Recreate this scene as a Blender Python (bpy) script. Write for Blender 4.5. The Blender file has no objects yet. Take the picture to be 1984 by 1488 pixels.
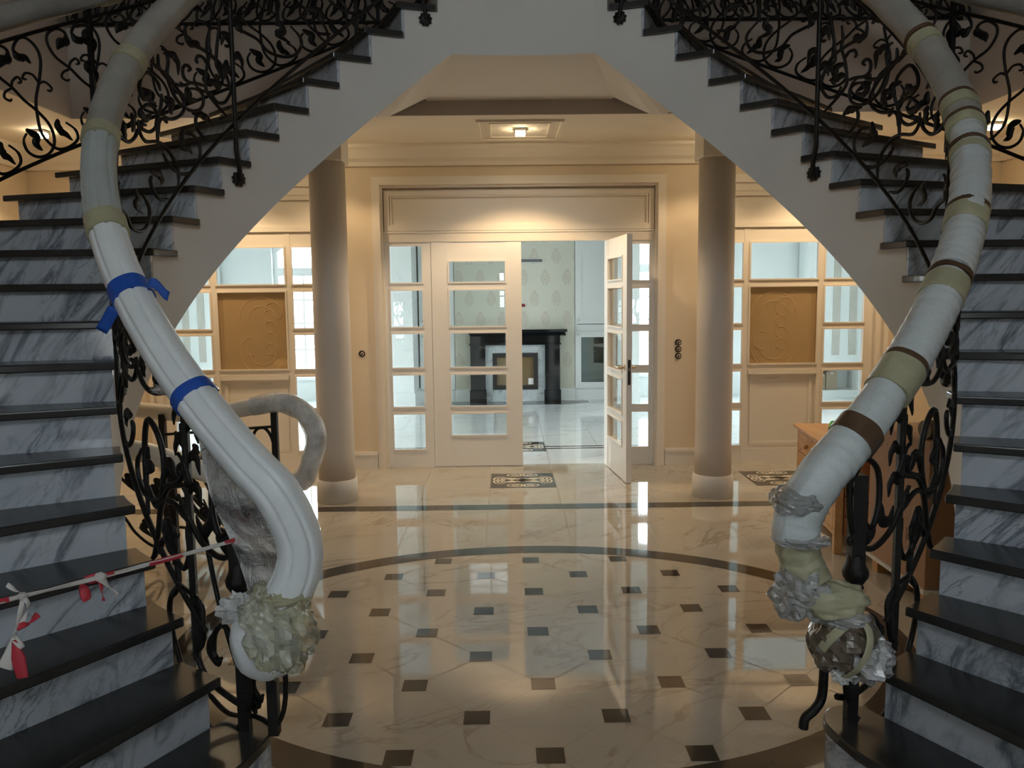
import bpy, math, random
from mathutils import Vector, Matrix, noise
random.seed(7)
PI = math.pi
C = bpy.context.scene.collection
ORG = {}

# ------------------------------------------------------------------ helpers
class MB:
    """collects polygons in world coordinates; build() links them as one mesh object"""
    def __init__(s): s.v = []; s.f = []; s.smooth = []
    def add(s, vs, fs, smooth=False):
        b = len(s.v); s.v += [Vector(p) for p in vs]
        for f in fs: s.f.append([i + b for i in f]); s.smooth.append(smooth)
        return s
    def box(s, x0, x1, y0, y1, z0, z1, M=None):
        e = 4e-5 + 4e-5*(len(s.v)//8 % 7)            # neighbouring boxes never share a plane
        vs = [Vector((x, y, z)) for z in (z0-e, z1+e) for y in (y0-e, y1+e) for x in (x0-e, x1+e)]
        if M is not None: vs = [M @ v for v in vs]
        return s.add(vs, [(0,2,3,1),(4,5,7,6),(0,1,5,4),(2,6,7,3),(0,4,6,2),(1,3,7,5)])
    def prism(s, poly, z0, z1):
        n = len(poly)
        vs = [(p[0], p[1], z0) for p in poly] + [(p[0], p[1], z1) for p in poly]
        return s.add(vs, [tuple(range(n))[::-1], tuple(range(n, 2*n))] + [(i, (i+1) % n, n+(i+1) % n, n+i) for i in range(n)])
    def extrude(s, poly, d):
        """poly: 3D loop, d: extrusion vector"""
        n = len(poly); d = Vector(d)
        vs = [Vector(p) for p in poly] + [Vector(p) + d for p in poly]
        return s.add(vs, [tuple(range(n))[::-1], tuple(range(n, 2*n))] + [(i, (i+1) % n, n+(i+1) % n, n+i) for i in range(n)])
    def tube(s, path, r, sides=8, nrm=None, flat=1.0, prof=None, caps=True, smooth=True):
        """r: number or function of t in 0..1; nrm: per-point normals for a flattened section; prof(a,t): radius factor"""
        P = [Vector(p) for p in path]; n = len(P)
        if n < 2: return s
        T = []
        for i in range(n):
            t = (P[min(i+1, n-1)] - P[max(i-1, 0)])
            T.append(t.normalized() if t.length > 1e-9 else Vector((0,0,1)))
        up = None; rings = []
        for i in range(n):
            if nrm is not None:
                nn = Vector(nrm[i]); u = (nn - T[i]*nn.dot(T[i]))
                u = u.normalized() if u.length > 1e-6 else T[i].orthogonal().normalized()
            else:
                if up is None:
                    up = Vector((0,0,1)) if abs(T[i].z) < .9 else Vector((1,0,0))
                u = up - T[i]*up.dot(T[i]); u = u.normalized() if u.length > 1e-6 else T[i].orthogonal().normalized()
                up = u
            w = T[i].cross(u); t = i/(n-1)
            rr = r(t) if callable(r) else r
            ring = []
            for k in range(sides):
                a = 2*PI*k/sides
                q = rr*(prof(a, t) if prof else 1)
                ring.append(P[i] + u*math.cos(a)*q*flat + w*math.sin(a)*q)
            rings.append(ring)
        vs = [p for ring in rings for p in ring]; fs = []
        for i in range(n-1):
            for k in range(sides):
                fs.append((i*sides+k, i*sides+(k+1) % sides, (i+1)*sides+(k+1) % sides, (i+1)*sides+k))
        s.add(vs, fs, smooth)
        if caps:
            s.add(rings[0], [tuple(range(sides))[::-1]]); s.add(rings[-1], [tuple(range(sides))])
        return s
    def lathe(s, prof, c, sides=24, axis='z', smooth=True):
        """prof: (radius, offset) along axis"""
        c = Vector(c); vs = []
        for r, h in prof:
            for k in range(sides):
                a = 2*PI*k/sides
                if axis == 'z': vs.append(c + Vector((r*math.cos(a), r*math.sin(a), h)))
                elif axis == 'y': vs.append(c + Vector((r*math.cos(a), h, r*math.sin(a))))
                else: vs.append(c + Vector((h, r*math.cos(a), r*math.sin(a))))
        fs = [(i*sides+k, i*sides+(k+1) % sides, (i+1)*sides+(k+1) % sides, (i+1)*sides+k) for i in range(len(prof)-1) for k in range(sides)]
        m = len(prof)-1
        fs2 = [tuple(range(sides))[::-1], tuple(m*sides+k for k in range(sides))]
        b = len(s.v); s.add(vs, fs, smooth)
        for f in fs2: s.f.append([i+b for i in f]); s.smooth.append(False)
        return s
    def grid(s, fn, nu, nv, smooth=True):
        vs = [Vector(fn(i/nu, j/nv)) for i in range(nu+1) for j in range(nv+1)]
        return s.add(vs, [(i*(nv+1)+j, (i+1)*(nv+1)+j, (i+1)*(nv+1)+j+1, i*(nv+1)+j+1) for i in range(nu) for j in range(nv)], smooth)
    def lump(s, c, rad, amp=.2, freq=3.0, seed=0, nu=28, nv=18, smooth=True):
        """a crumpled closed blob"""
        c = Vector(c); off = Vector((seed*3.1, seed*1.7, seed*.9))
        vs = []; fs = []
        for j in range(nv+1):
            for i in range(nu):
                a = 2*PI*i/nu; b = PI*j/nv
                d = Vector((math.sin(b)*math.cos(a), math.sin(b)*math.sin(a), math.cos(b)))
                k = 1 + amp*noise.noise(d*freq+off) + amp*.6*abs(noise.noise(d*freq*2.3+off))
                vs.append(c + Vector((d.x*rad[0]*k, d.y*rad[1]*k, d.z*rad[2]*k)))
        for j in range(nv):
            for i in range(nu):
                fs.append((j*nu+i, (j+1)*nu+i, (j+1)*nu+(i+1) % nu, j*nu+(i+1) % nu))
        return s.add(vs, fs, smooth)
    def build(s, name, mat, parent=None, bevel=0, solid=0, group=None):
        o0 = ORG.get(parent.name, Vector((0,0,0))) if parent else Vector((0,0,0))
        if parent is None and s.v and s.origin:
            lo = Vector((min(v.x for v in s.v), min(v.y for v in s.v), min(v.z for v in s.v)))
            hi = Vector((max(v.x for v in s.v), max(v.y for v in s.v), max(v.z for v in s.v)))
            o0 = Vector(((lo.x+hi.x)/2, (lo.y+hi.y)/2, lo.z))
        me = bpy.data.meshes.new(name)
        me.from_pydata([tuple(v - o0) for v in s.v], [], s.f)
        me.polygons.foreach_set('use_smooth', s.smooth)
        me.materials.append(mat); me.update()
        o = bpy.data.objects.new(name, me); C.objects.link(o)
        if parent: o.parent = parent
        else: o.location = o0
        ORG[o.name] = o0
        if bevel:
            b = o.modifiers.new('bevel', 'BEVEL'); b.width = bevel; b.segments = 2; b.limit_method = 'ANGLE'; b.angle_limit = math.radians(40)
        if solid:
            b = o.modifiers.new('solid', 'SOLIDIFY'); b.thickness = solid; b.offset = 0
        return o
    origin = False

def thing(name, label, cat, loc, group=None):
    o = bpy.data.objects.new(name, None); C.objects.link(o); o.location = loc; o.empty_display_size = .1
    ORG[o.name] = Vector(loc); o['label'] = label; o['category'] = cat
    if group: o['group'] = group
    return o
def tag(o, label, cat, group=None, kind=None):
    o['label'] = label; o['category'] = cat
    if group: o['group'] = group
    if kind: o['kind'] = kind
    return o
def struct(o, label=None, cat=None):
    o['kind'] = 'structure'
    if label: o['label'] = label
    if cat: o['category'] = cat
    return o

def spline(pts, n=6):
    """Catmull-Rom through points of any dimension"""
    P = [Vector(p) for p in pts]; out = []
    for i in range(len(P)-1):
        p0 = P[max(i-1, 0)]; p1 = P[i]; p2 = P[i+1]; p3 = P[min(i+2, len(P)-1)]
        for k in range(n):
            t = k/n
            out.append(.5*((2*p1) + (p2-p0)*t + (2*p0-5*p1+4*p2-p3)*t*t + (3*p1-p0-3*p2+p3)*t**3))
    out.append(P[-1]); return out
def lerp(a, b, t): return a + (b-a)*t

# ------------------------------------------------------------------ materials
def new_mat(name):
    m = bpy.data.materials.new(name); m.use_nodes = True
    nt = m.node_tree; b = nt.nodes['Principled BSDF']
    return m, nt, b
def setb(b, col=None, rough=None, metal=None, spec=None, ior=None, coat=None, trans=None, alpha=None):
    if col: b.inputs['Base Color'].default_value = (*col, 1)
    if rough is not None: b.inputs['Roughness'].default_value = rough
    if metal is not None: b.inputs['Metallic'].default_value = metal
    if spec is not None: b.inputs['Specular IOR Level'].default_value = spec
    if ior is not None: b.inputs['IOR'].default_value = ior
    if coat is not None: b.inputs['Coat Weight'].default_value = coat
    if trans is not None: b.inputs['Transmission Weight'].default_value = trans
    if alpha is not None: b.inputs['Alpha'].default_value = alpha
def N(nt, t, **kw):
    n = nt.nodes.new(t)
    for k, v in kw.items(): setattr(n, k, v)
    return n
def ramp(nt, fac, stops):
    r = N(nt, 'ShaderNodeValToRGB'); nt.links.new(fac, r.inputs[0])
    e = r.color_ramp.elements
    while len(e) < len(stops): e.new(.5)
    for i, (p, c) in enumerate(stops):
        e[i].position = p; e[i].color = (*c, 1)
    return r.outputs[0]
def coords(nt, scale=(1,1,1), rot=(0,0,0), kind='Object'):
    t = N(nt, 'ShaderNodeTexCoord'); m = N(nt, 'ShaderNodeMapping', vector_type='TEXTURE'); scale = tuple(1/s for s in scale)   # rotate, then stretch
    m.inputs['Scale'].default_value = scale; m.inputs['Rotation'].default_value = rot
    nt.links.new(t.outputs[kind], m.inputs[0]); return m.outputs[0]
def noise_tex(nt, vec, scale, detail=6, rough=.55, dist=0.0):
    n = N(nt, 'ShaderNodeTexNoise'); nt.links.new(vec, n.inputs['Vector'])
    n.inputs['Scale'].default_value = scale; n.inputs['Detail'].default_value = detail
    n.inputs['Roughness'].default_value = rough; n.inputs['Distortion'].default_value = dist
    return n.outputs['Fac']
def math_n(nt, op, a, b=None):
    n = N(nt, 'ShaderNodeMath', operation=op)
    for i, v in enumerate((a, b)):
        if v is None: continue
        if isinstance(v, (int, float)): n.inputs[i].default_value = v
        else: nt.links.new(v, n.inputs[i])
    return n.outputs[0]
def mixc(nt, fac, a, b, mode='MIX'):
    n = N(nt, 'ShaderNodeMix', data_type='RGBA', blend_type=mode)
    for i, v in ((0, fac), (6, a), (7, b)):
        if isinstance(v, (int, float)): n.inputs[i].default_value = v
        elif isinstance(v, tuple): n.inputs[i].default_value = (*v, 1)
        else: nt.links.new(v, n.inputs[i])
    return n.outputs[2]
def bump(nt, b, h, strength=.2, dist=.01):
    n = N(nt, 'ShaderNodeBump'); n.inputs['Strength'].default_value = strength; n.inputs['Distance'].default_value = dist
    nt.links.new(h, n.inputs['Height']); nt.links.new(n.outputs[0], b.inputs['Normal'])

def paint(name, col, rough=.6, var=.04, spec=.3):
    m, nt, b = new_mat(name); setb(b, col, rough, spec=spec)
    f = noise_tex(nt, coords(nt), 1.3, 3)
    nt.links.new(ramp(nt, f, [(.3, tuple(c*(1-var) for c in col)), (.7, tuple(min(1, c*(1+var)) for c in col))]), b.inputs['Base Color'])
    f2 = noise_tex(nt, coords(nt), 90, 2); bump(nt, b, f2, .03, .002)
    return m
def marble(name, base, tint, vein, scale=1.0, rot=(0,0,0), stretch=(1,1,1), rough=.06, width=.03, strength=.7, blotch=.5, ior=1.5, gopen=0.0):
    m, nt, b = new_mat(name); setb(b, base, rough, ior=ior)
    v = coords(nt, stretch, rot)
    big = noise_tex(nt, v, .9*scale, 4, .6, .5)
    col = ramp(nt, big, [(.35, base), (.75, tint)])
    a = noise_tex(nt, v, 1.1*scale, 7, .55, 1.2)
    d = math_n(nt, 'ABSOLUTE', math_n(nt, 'SUBTRACT', a, .5))
    line = math_n(nt, 'SUBTRACT', 1.0, math_n(nt, 'MULTIPLY', d, 1/width)); line = math_n(nt, 'MAXIMUM', line, 0.0)
    gate = noise_tex(nt, v, 1.7*scale, 3); gate = ramp(nt, gate, [(.4-gopen, (0,0,0)), (.62-gopen, (1,1,1))])
    f = math_n(nt, 'MULTIPLY', math_n(nt, 'MULTIPLY', line, gate), strength)
    col = mixc(nt, f, col, vein)
    a2 = noise_tex(nt, v, 3.7*scale, 6, .6, .9)
    d2 = math_n(nt, 'ABSOLUTE', math_n(nt, 'SUBTRACT', a2, .52))
    l2 = math_n(nt, 'MAXIMUM', math_n(nt, 'SUBTRACT', 1.0, math_n(nt, 'MULTIPLY', d2, 1.6/width)), 0.0)
    gate2 = ramp(nt, noise_tex(nt, v, 1.3*scale, 2, .5), [(.5-gopen, (0,0,0)), (.7-gopen, (1,1,1))])
    f2 = math_n(nt, 'MULTIPLY', math_n(nt, 'MULTIPLY', l2, gate2), strength*blotch)
    col = mixc(nt, f2, col, vein)
    nt.links.new(col, b.inputs['Base Color'])
    return m
def glass_mat(name, tint=(.95,.98,.97), haze=0.0, refl=1.0):
    m, nt, b = new_mat(name); nt.nodes.remove(b)
    out = nt.nodes['Material Output']
    tr = N(nt, 'ShaderNodeBsdfTransparent'); tr.inputs[0].default_value = (*tint, 1)
    gl = N(nt, 'ShaderNodeBsdfGlossy'); gl.inputs['Roughness'].default_value = .01; gl.inputs['Color'].default_value = (1,1,1,1)
    fr = N(nt, 'ShaderNodeFresnel'); fr.inputs[0].default_value = 1.5
    mx = N(nt, 'ShaderNodeMixShader'); nt.links.new(math_n(nt, 'MULTIPLY', fr.outputs[0], 1.6*refl), mx.inputs[0])
    nt.links.new(tr.outputs[0], mx.inputs[1]); nt.links.new(gl.outputs[0], mx.inputs[2])
    nt.links.new(mx.outputs[0], out.inputs[0]); return m
def film_mat(name, col=(.85,.87,.86), opac=.25, gloss=.35, scale=22, rough=.12, strength=.7, bd=.02):
    """crinkled clear plastic film"""
    m, nt, b = new_mat(name); out = nt.nodes['Material Output']
    setb(b, col, rough, spec=.6)
    n1 = noise_tex(nt, coords(nt), scale, 6, .6, 1.5)
    bump(nt, b, n1, strength, bd)
    tr = N(nt, 'ShaderNodeBsdfTransparent'); tr.inputs[0].default_value = (.97,.98,.97,1)
    gl = N(nt, 'ShaderNodeBsdfGlossy'); gl.inputs['Roughness'].default_value = rough*.6
    bn = [x for x in nt.nodes if x.type == 'BUMP'][0]; nt.links.new(bn.outputs[0], gl.inputs['Normal'])
    m1 = N(nt, 'ShaderNodeMixShader')
    fo = ramp(nt, noise_tex(nt, coords(nt), scale*.35, 4), [(.35, (opac*.4,)*3), (.7, (min(1, opac*1.7),)*3)])
    nt.links.new(fo, m1.inputs[0]); nt.links.new(tr.outputs[0], m1.inputs[1]); nt.links.new(b.outputs[0], m1.inputs[2])
    fr = N(nt, 'ShaderNodeFresnel'); fr.inputs[0].default_value = 1.45; nt.links.new(bn.outputs[0], fr.inputs['Normal'])
    m2 = N(nt, 'ShaderNodeMixShader'); nt.links.new(math_n(nt, 'MINIMUM', math_n(nt, 'MULTIPLY', fr.outputs[0], 3*gloss), .9), m2.inputs[0])
    nt.links.new(m1.outputs[0], m2.inputs[1]); nt.links.new(gl.outputs[0], m2.inputs[2])
    nt.links.new(m2.outputs[0], out.inputs[0]); return m
def emit(name, col, st):
    m, nt, b = new_mat(name); setb(b, col, .4)
    b.inputs['Emission Color'].default_value = (*col, 1); b.inputs['Emission Strength'].default_value = st
    return m
def simple(name, col, rough=.5, metal=0.0, spec=.5, bumpy=0.0, bscale=30, var=.06):
    m, nt, b = new_mat(name); setb(b, col, rough, metal, spec)
    f = noise_tex(nt, coords(nt), 6, 4)
    nt.links.new(ramp(nt, f, [(.3, tuple(c*(1-var) for c in col)), (.7, tuple(min(1, c*(1+var)) for c in col))]), b.inputs['Base Color'])
    if bumpy: bump(nt, b, noise_tex(nt, coords(nt), bscale, 5, .6, .8), bumpy, .01)
    return m
def wood(name, c1, c2, axis_scale=(14, 2, 14), rough=.5):
    m, nt, b = new_mat(name); setb(b, c1, rough)
    f = noise_tex(nt, coords(nt, axis_scale), 1.5, 6, .6, 1.0)
    nt.links.new(ramp(nt, f, [(.3, c1), (.55, c2), (.8, c1)]), b.inputs['Base Color'])
    return m

M = {}
M['floor'] = marble('cream_marble', (.51,.47,.405), (.46,.42,.35), (.24,.18,.12), 1.15, (0,0,.5), (1,1.7,1), .04, .022, .62, .55, 1.85)
M['floor_room'] = marble('cool_white_marble', (.76,.79,.79), (.68,.72,.72), (.36,.36,.35), 1.0, (0,0,.5), (1,1.7,1), .06, .022, .6, .55, 1.6)
M['inlay'] = simple('dark_stone_inlay', (.035,.031,.026), .06, spec=.6, var=.25)
M['grout'] = simple('floor_joint', (.33,.26,.19), .3)
M['inlay_pale'] = simple('pale_stone_inlay', (.78,.70,.57), .08)
M['riser'] = marble('white_vein_marble', (.56,.61,.67), (.46,.51,.58), (.10,.12,.16), 2.3, (.1,math.radians(36),0), (2.3,1.2,.40), .09, .055, .80, .8, 1.5, .055)
M['tread'] = marble('black_granite', (.026,.027,.027), (.036,.037,.037), (.05,.052,.052), 2.5, (0,0,.4), (1,2,1), .22, .03, .3, .3, 1.5)
M['stringer'] = paint('white_plaster', (.69,.67,.64), .65)
M['soffit'] = paint('cream_plaster', (.80,.73,.62), .7)
M['ceil'] = paint('cream_ceiling', (.80,.73,.62), .7)
M['wall'] = paint('beige_wall', (.74,.62,.46), .65)
M['trim'] = paint('cream_trim', (.80,.73,.63), .4, .02, .4)
M['column'] = paint('taupe_column', (.64,.57,.50), .55)
M['plinth'] = paint('white_plinth', (.76,.72,.66), .4)
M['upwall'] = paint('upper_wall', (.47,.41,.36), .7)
M['iron'] = simple('black_wrought_iron', (.007,.0065,.006), .42, .0, .3, .35, 60, .3)
M['glass'] = glass_mat('clear_pane')
M['bevel'] = glass_mat('bevelled_pane_edge', (.98,.99,1.0), 0, .8)
M['door'] = paint('white_lacquer', (.86,.84,.80), .35, .01, .45)
# ------------------------------------------------------------------ geometry of the double stair
XC, YC, EA, EB = .125, 3.53, 1.70, 1.34          # ellipse followed by the inner nosings
RISE, STEP, TH2 = .158, 6.55, -52.5
NT = 20
def th_k(k): return TH2 + STEP*(k-2)
def z_n(th): return RISE*((th-TH2)/STEP + 2)
PHI = [(-66,-72),(-59,-66),(-52.5,-64),(-46,-58),(-39.4,-50),(-32.9,-41),(-26.3,-31),(-19.8,-24),(-13.2,-17),(-6.6,-10),(0,-4),(6.5,2.5),(13,9),(19.5,15.7),(26,23),(32.6,31),(39,38.5),(45.8,46),(52.3,53),(58.8,60),(65.4,67),(72,73),(90,90)]
def phi(th):
    for (a, b), (c, d) in zip(PHI, PHI[1:]):
        if th <= c: return b + (d-b)*(th-a)/(c-a)
    return th
def inner(s, th, da=0.0, z=0.0):
    a = math.radians(th)
    return Vector((XC + s*(EA+da)*math.cos(a), YC + (EB+da)*math.sin(a), z))
W = 1.15
def across(s, th, w, z=0.0):
    """point w metres outward along the tread direction"""
    p = inner(s, th, 0, z); f = math.radians(phi(th))
    return p + Vector((s*math.cos(f)*w, math.sin(f)*w, 0))
def nrm_in(s, th):
    a = math.radians(th)
    return Vector((s*math.cos(a)/EA, math.sin(a)/EB, 0)).normalized()
def z_s(th):
    return min(2.9, max(0.0, 2.9 - (76-th)*.02454))

# ------------------------------------------------------------------ room shell
XL, XR, YF, YW, ZC = -4.1, 4.35, -1.7, 7.2, 2.8
VL, VR, VY = -3.07, 3.35, 5.98                    # edges of the stair void in the upper floor
ZU, ZTOP = 3.42, 6.2
LX0, LX1, LY1, LZ = -5.0, 5.25, 12.3, 2.95        # the living room beyond

fl = MB().box(-5.2, 5.4, -3.2, 7.225, -.12, 0).build('floor', M['floor'])
struct(MB().box(-5.3, 5.6, 7.225, 13.0, -.12, 0).build('floor_room', M['floor_room']), 'white marble floor of the bright room', 'floor')
struct(fl, 'polished cream marble floor with dark inlays', 'floor')
# inlaid oval ring
def oval(a, b, n=128): return [(XC+.017+a*math.cos(2*PI*i/n), 3.53+b*math.sin(2*PI*i/n)) for i in range(n)]
mb = MB(); A = oval(1.487, 1.13); B = oval(1.615, 1.262); n = len(A); zi = .0012
mb.add([(x, y, zi) for x, y in A] + [(x, y, zi) for x, y in B], [(i, n+i, n+(i+1) % n, (i+1) % n) for i in range(n)])
mb.build('oval_ring', M['inlay'], fl)
TX, TY, TA = .1346, 4.5264, .2502                # cabochon lattice
def inside(x, y, m=0.0): return ((x-XC-.017)/(1.487-m))**2 + ((y-3.53)/(1.13-m))**2 < 1
mb = MB(); gr = MB(); hs = .047
for i in range(-7, 8):
    for j in range(-2, 11):
        if (i+j) % 2: continue
        x, y = TX+i*TA, TY-j*TA
        if inside(x, y, .03):
            ps = [(x-hs, y-hs), (x+hs, y-hs), (x+hs, y+hs), (x-hs, y+hs)]
            mb.add([(p[0], p[1], .001) for p in ps], [(0,1,2,3)])
        for sx in (-1, 1):
            a = Vector((x+sx*hs, y-hs)); b = Vector((x+sx*(TA-hs), y-TA+hs))
            steps = 6
            for q in range(steps):
                p0 = a.lerp(b, q/steps); p1 = a.lerp(b, (q+1)/steps)
                if inside(*p0) and inside(*p1):
                    d = (p1-p0).normalized(); w = Vector((-d.y, d.x))*.0022
                    gr.add([(*(p0-w), .0006), (*(p1-w), .0006), (*(p1+w), .0006), (*(p0+w), .0006)], [(0,1,2,3)])
mb.build('cabochon_inlay', M['inlay'], fl)
def fline(m, x0, y0, x1, y1, w, z=.0006):
    d = Vector((x1-x0, y1-y0)).normalized(); p = Vector((-d.y, d.x))*w
    m.add([(x0-p.x, y0-p.y, z), (x1-p.x, y1-p.y, z), (x1+p.x, y1+p.y, z), (x0+p.x, y0+p.y, z)], [(0,1,2,3)])
for k in range(-7, 8):                             # joints of the large slabs
    x = -.13 + .53*k
    y0 = 3.53 + 1.265*math.sqrt(max(0, 1-((x-.14)/1.62)**2)) if abs(x-.14) < 1.6 else 3.3
    fline(gr, x, y0, x, 5.655, .0022); fline(gr, x, 5.79, x, 7.2, .0022); fline(gr, x, 7.25, x, 12, .0022)
for y in (6.31, 6.84): fline(gr, -4, y, 4.2, y, .0016)
for y in (9, 9.9, 10.8): fline(gr, -4, y, 4.2, y, .002)
gr.build('joint_line', M['grout'], fl)
st = MB()
st.add([(-4.0, 5.655, .0011), (4.2, 5.655, .0011), (4.2, 5.792, .0011), (-4.0, 5.792, .0011)], [(0,1,2,3)])
for y0, y1 in ((7.96, 8.0), (8.07, 8.11)):
    st.add([(-3.5, y0, .0011), (3.8, y0, .0011), (3.8, y1, .0011), (-3.5, y1, .0011)], [(0,1,2,3)])
st.build('border_stripe', M['inlay'], fl)
mb = MB().prism([(-.95, 11.72), (-1.2, 11.5), (-.6, 11.32), (.9, 11.32), (1.2, 11.45), (1.2, 11.72)], 0, .0014)
mb.build('hearth_slab', M['inlay'], fl)
def medallion(cx, cy, h=.26):
    MB().box(cx-h, cx+h, cy-h, cy+h, 0, .0016).build('medallion_ground', M['inlay'], fl)
    m = MB(); z = .0026; k = h/.26
    def band(pts, w=.0085*k, closed=False):
        P = spline([(*p, 0) for p in pts], 6)
        for a, b in zip(P, P[1:]): fline(m, cx+a.x*k, cy+a.y*k, cx+b.x*k, cy+b.y*k, w, z)
    for q in range(4):
        ca, sa = math.cos(q*PI/2), math.sin(q*PI/2)
        R = lambda p: (p[0]*ca-p[1]*sa, p[0]*sa+p[1]*ca)
        for sx in (-1, 1):
            band([R((x*sx, y)) for x, y in ((.015,.235),(.05,.237),(.105,.22),(.125,.18),(.10,.15),(.06,.142),(.02,.15))])
            band([R((x*sx, y)) for x, y in ((.03,.20),(.07,.205),(.085,.18),(.055,.17),(.03,.165))], .011*k)
            band([R((x*sx, y)) for x, y in ((.012,.15),(.012,.235))], .010*k)
    for t in range(-3, 4):                          # woven centre
        u = t*.036
        L = .115-abs(u)*.35
        band([(u-L*.7, -L*.7-0+u*.3), (u+L*.7, L*.7+u*.3)], .0085*k); band([(u-L*.7, L*.7-u*.3), (u+L*.7, -L*.7-u*.3)], .0085*k)
    m.build('medallion_ornament', M['inlay_pale'], fl)
medallion(.135, 6.575); medallion(2.245, 6.54); medallion(-1.99, 6.54); medallion(.135, 8.09)

# walls
def wallbox(name, mat, boxes, label):
    m = MB()
    for b in boxes: m.box(*b)
    return struct(m.build(name, mat), label, 'wall')
DX0, DX1 = -1.055, 1.335                          # door opening
PL0, PL1, PR0, PR1 = -3.03, -1.44, 1.69, 3.28     # glazed partitions
ZP = 2.45
wallbox('wall_back', M['wall'], [
    (XL-.1, PL0, YW-.02, YW+.14, 0, ZC), (PR1, XR+.1, YW-.02, YW+.14, 0, ZC),
    (PL1, DX0, YW-.07, YW+.14, 0, ZC), (DX1, PR0, YW-.07, YW+.14, 0, ZC),
    (DX0, DX1, YW-.07, YW+.14, 2.45, ZC), (PL0, PL1, YW-.02, YW+.14, ZP, ZC), (PR0, PR1, YW-.02, YW+.14, ZP, ZC)], 'beige wall around the double doors')
wallbox('wall_left', M['wall'], [(XL-.15, XL, YF, YW, 0, ZC)], 'beige hall wall on the left')
wallbox('wall_right', M['wall'], [(XR, XR+.15, YF, YW, 0, ZC)], 'beige hall wall on the right')
# front wall behind the camera, with the entrance and windows that let daylight in
wx = [(-2.45, -2.0, .62, 1.45), (-.10, .36, 1.3, 2.0), (2.25, 2.70, .62, 1.45), (-.78, 1.03, 3.72, 4.75)]
fb = []
xs = sorted({XL-.15, XR+.15, *[w[0] for w in wx], *[w[1] for w in wx]})
for x0, x1 in zip(xs, xs[1:]):
    xm = (x0+x1)/2; zs = [0]
    for w in sorted(wx, key=lambda w: w[2]):
        if w[0] < xm < w[1]: zs += [w[2], w[3]]
    zs.append(ZTOP)
    for i in range(0, len(zs), 2): fb.append((x0, x1, YF-.25, YF, zs[i], zs[i+1]))
wallbox('wall_front', M['stringer'], fb, 'white wall with the entrance')
for i, (x0, x1, z0, z1) in enumerate(wx):
    m = MB(); t = .03
    nx = 2 if x1-x0 < 1 else 4; nz = 3
    for k in range(nx+1):
        x = lerp(x0, x1, k/nx); m.box(x-t/2, x+t/2, YF-.16, YF-.10, z0, z1)
    for k in range(nz+1):
        z = lerp(z0, z1, k/nz); m.box(x0, x1, YF-.155, YF-.105, z-t/2, z+t/2)
    struct(m.build('window_%d' % (i+11), M['door']), 'white framed entrance window behind the viewer', 'window')
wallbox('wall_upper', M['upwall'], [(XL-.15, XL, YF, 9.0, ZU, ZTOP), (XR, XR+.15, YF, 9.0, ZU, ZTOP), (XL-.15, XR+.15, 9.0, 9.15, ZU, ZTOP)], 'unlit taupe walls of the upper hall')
struct(MB().box(XL-.2, XR+.2, YF-.25, 9.2, ZTOP, ZTOP+.15).build('ceiling_upper', M['ceil']), 'high ceiling of the upper hall', 'ceiling')
# upper floor slab around the void
m = MB()
m.box(XL-.1, VL, YF, VY, ZC, ZU); m.box(VR, XR+.1, YF, VY, ZC, ZU); m.box(XL-.1, XR+.1, VY, 9.0, ZC, ZU)
struct(m.build('ceiling', M['ceil']), 'cream ceiling below the gallery', 'ceiling')
# gallery edge face
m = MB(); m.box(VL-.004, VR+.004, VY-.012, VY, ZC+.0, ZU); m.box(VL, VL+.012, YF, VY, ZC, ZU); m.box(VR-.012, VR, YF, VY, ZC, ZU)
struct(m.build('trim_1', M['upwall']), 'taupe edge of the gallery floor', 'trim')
# landing joining both flights
def lerp_path(s, ths, da): return [inner(s, t, da) for t in ths]
ths = [76.2, 79, 82, 85, 88, 90]
loop = [inner(1, t, .03) for t in ths] + [inner(-1, t, .03) for t in ths[::-1][1:]]
lf = across(-1, 76.2, W); rf = across(1, 76.2, W)
loop = loop + [lf, Vector((lf.x, VY-.012, 0)), Vector((rf.x, VY-.012, 0)), rf]
lm = MB().prism([(p.x, p.y) for p in loop], 2.902, 3.286).build('floor_landing', M['stringer'])
struct(lm, 'white landing joining both stair flights', 'landing')
ths2 = [72, 75, 78, 81, 84, 87, 90]
loop2 = [inner(1, t, 0) for t in ths2] + [inner(-1, t, 0) for t in ths2[::-1][1:]]
l2, r2_ = across(-1, 72, W), across(1, 72, W)
loop2 += [l2, Vector((l2.x, VY-.012, 0)), Vector((r2_.x, VY-.012, 0)), r2_]
MB().prism([(p.x, p.y) for p in loop2], 3.286, 3.318).build('landing_slab', M['tread'], lm)
# crown moulding along the back wall, stepped profile
def moulding(m, x0, x1, y, z0, z1, d):
    prof = [(0, z0), (d*.25, z0), (d*.3, z0+(z1-z0)*.2), (d*.55, z0+(z1-z0)*.35), (d*.8, z0+(z1-z0)*.75), (d, z0+(z1-z0)*.85), (d, z1), (0, z1)]
    m.extrude([(x0, y-a, z) for a, z in prof], (x1-x0, 0, 0))
m = MB(); moulding(m, XL, PL0-.02, YW-.02, 2.63, ZC, .13); moulding(m, PL1, PR0, YW-.07, 2.63, ZC, .13); moulding(m, PR1+.02, XR, YW-.02, 2.63, ZC, .13)
moulding(m, PL0-.02, PL1, YW-.02, 2.63, ZC, .13); moulding(m, PR0, PR1+.02, YW-.02, 2.63, ZC, .13)
for s, x in ((1, XL), (-1, XR)):
    prof = [(0, 2.63), (.035, 2.63), (.07, 2.7), (.12, 2.76), (.13, ZC), (0, ZC)]
    m.extrude([(x+s*a, 3.0, z) for a, z in prof], (0, YW-3.0, 0))
struct(m.build('trim_2', M['trim']), 'cream crown moulding under the ceiling', 'trim')
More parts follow.
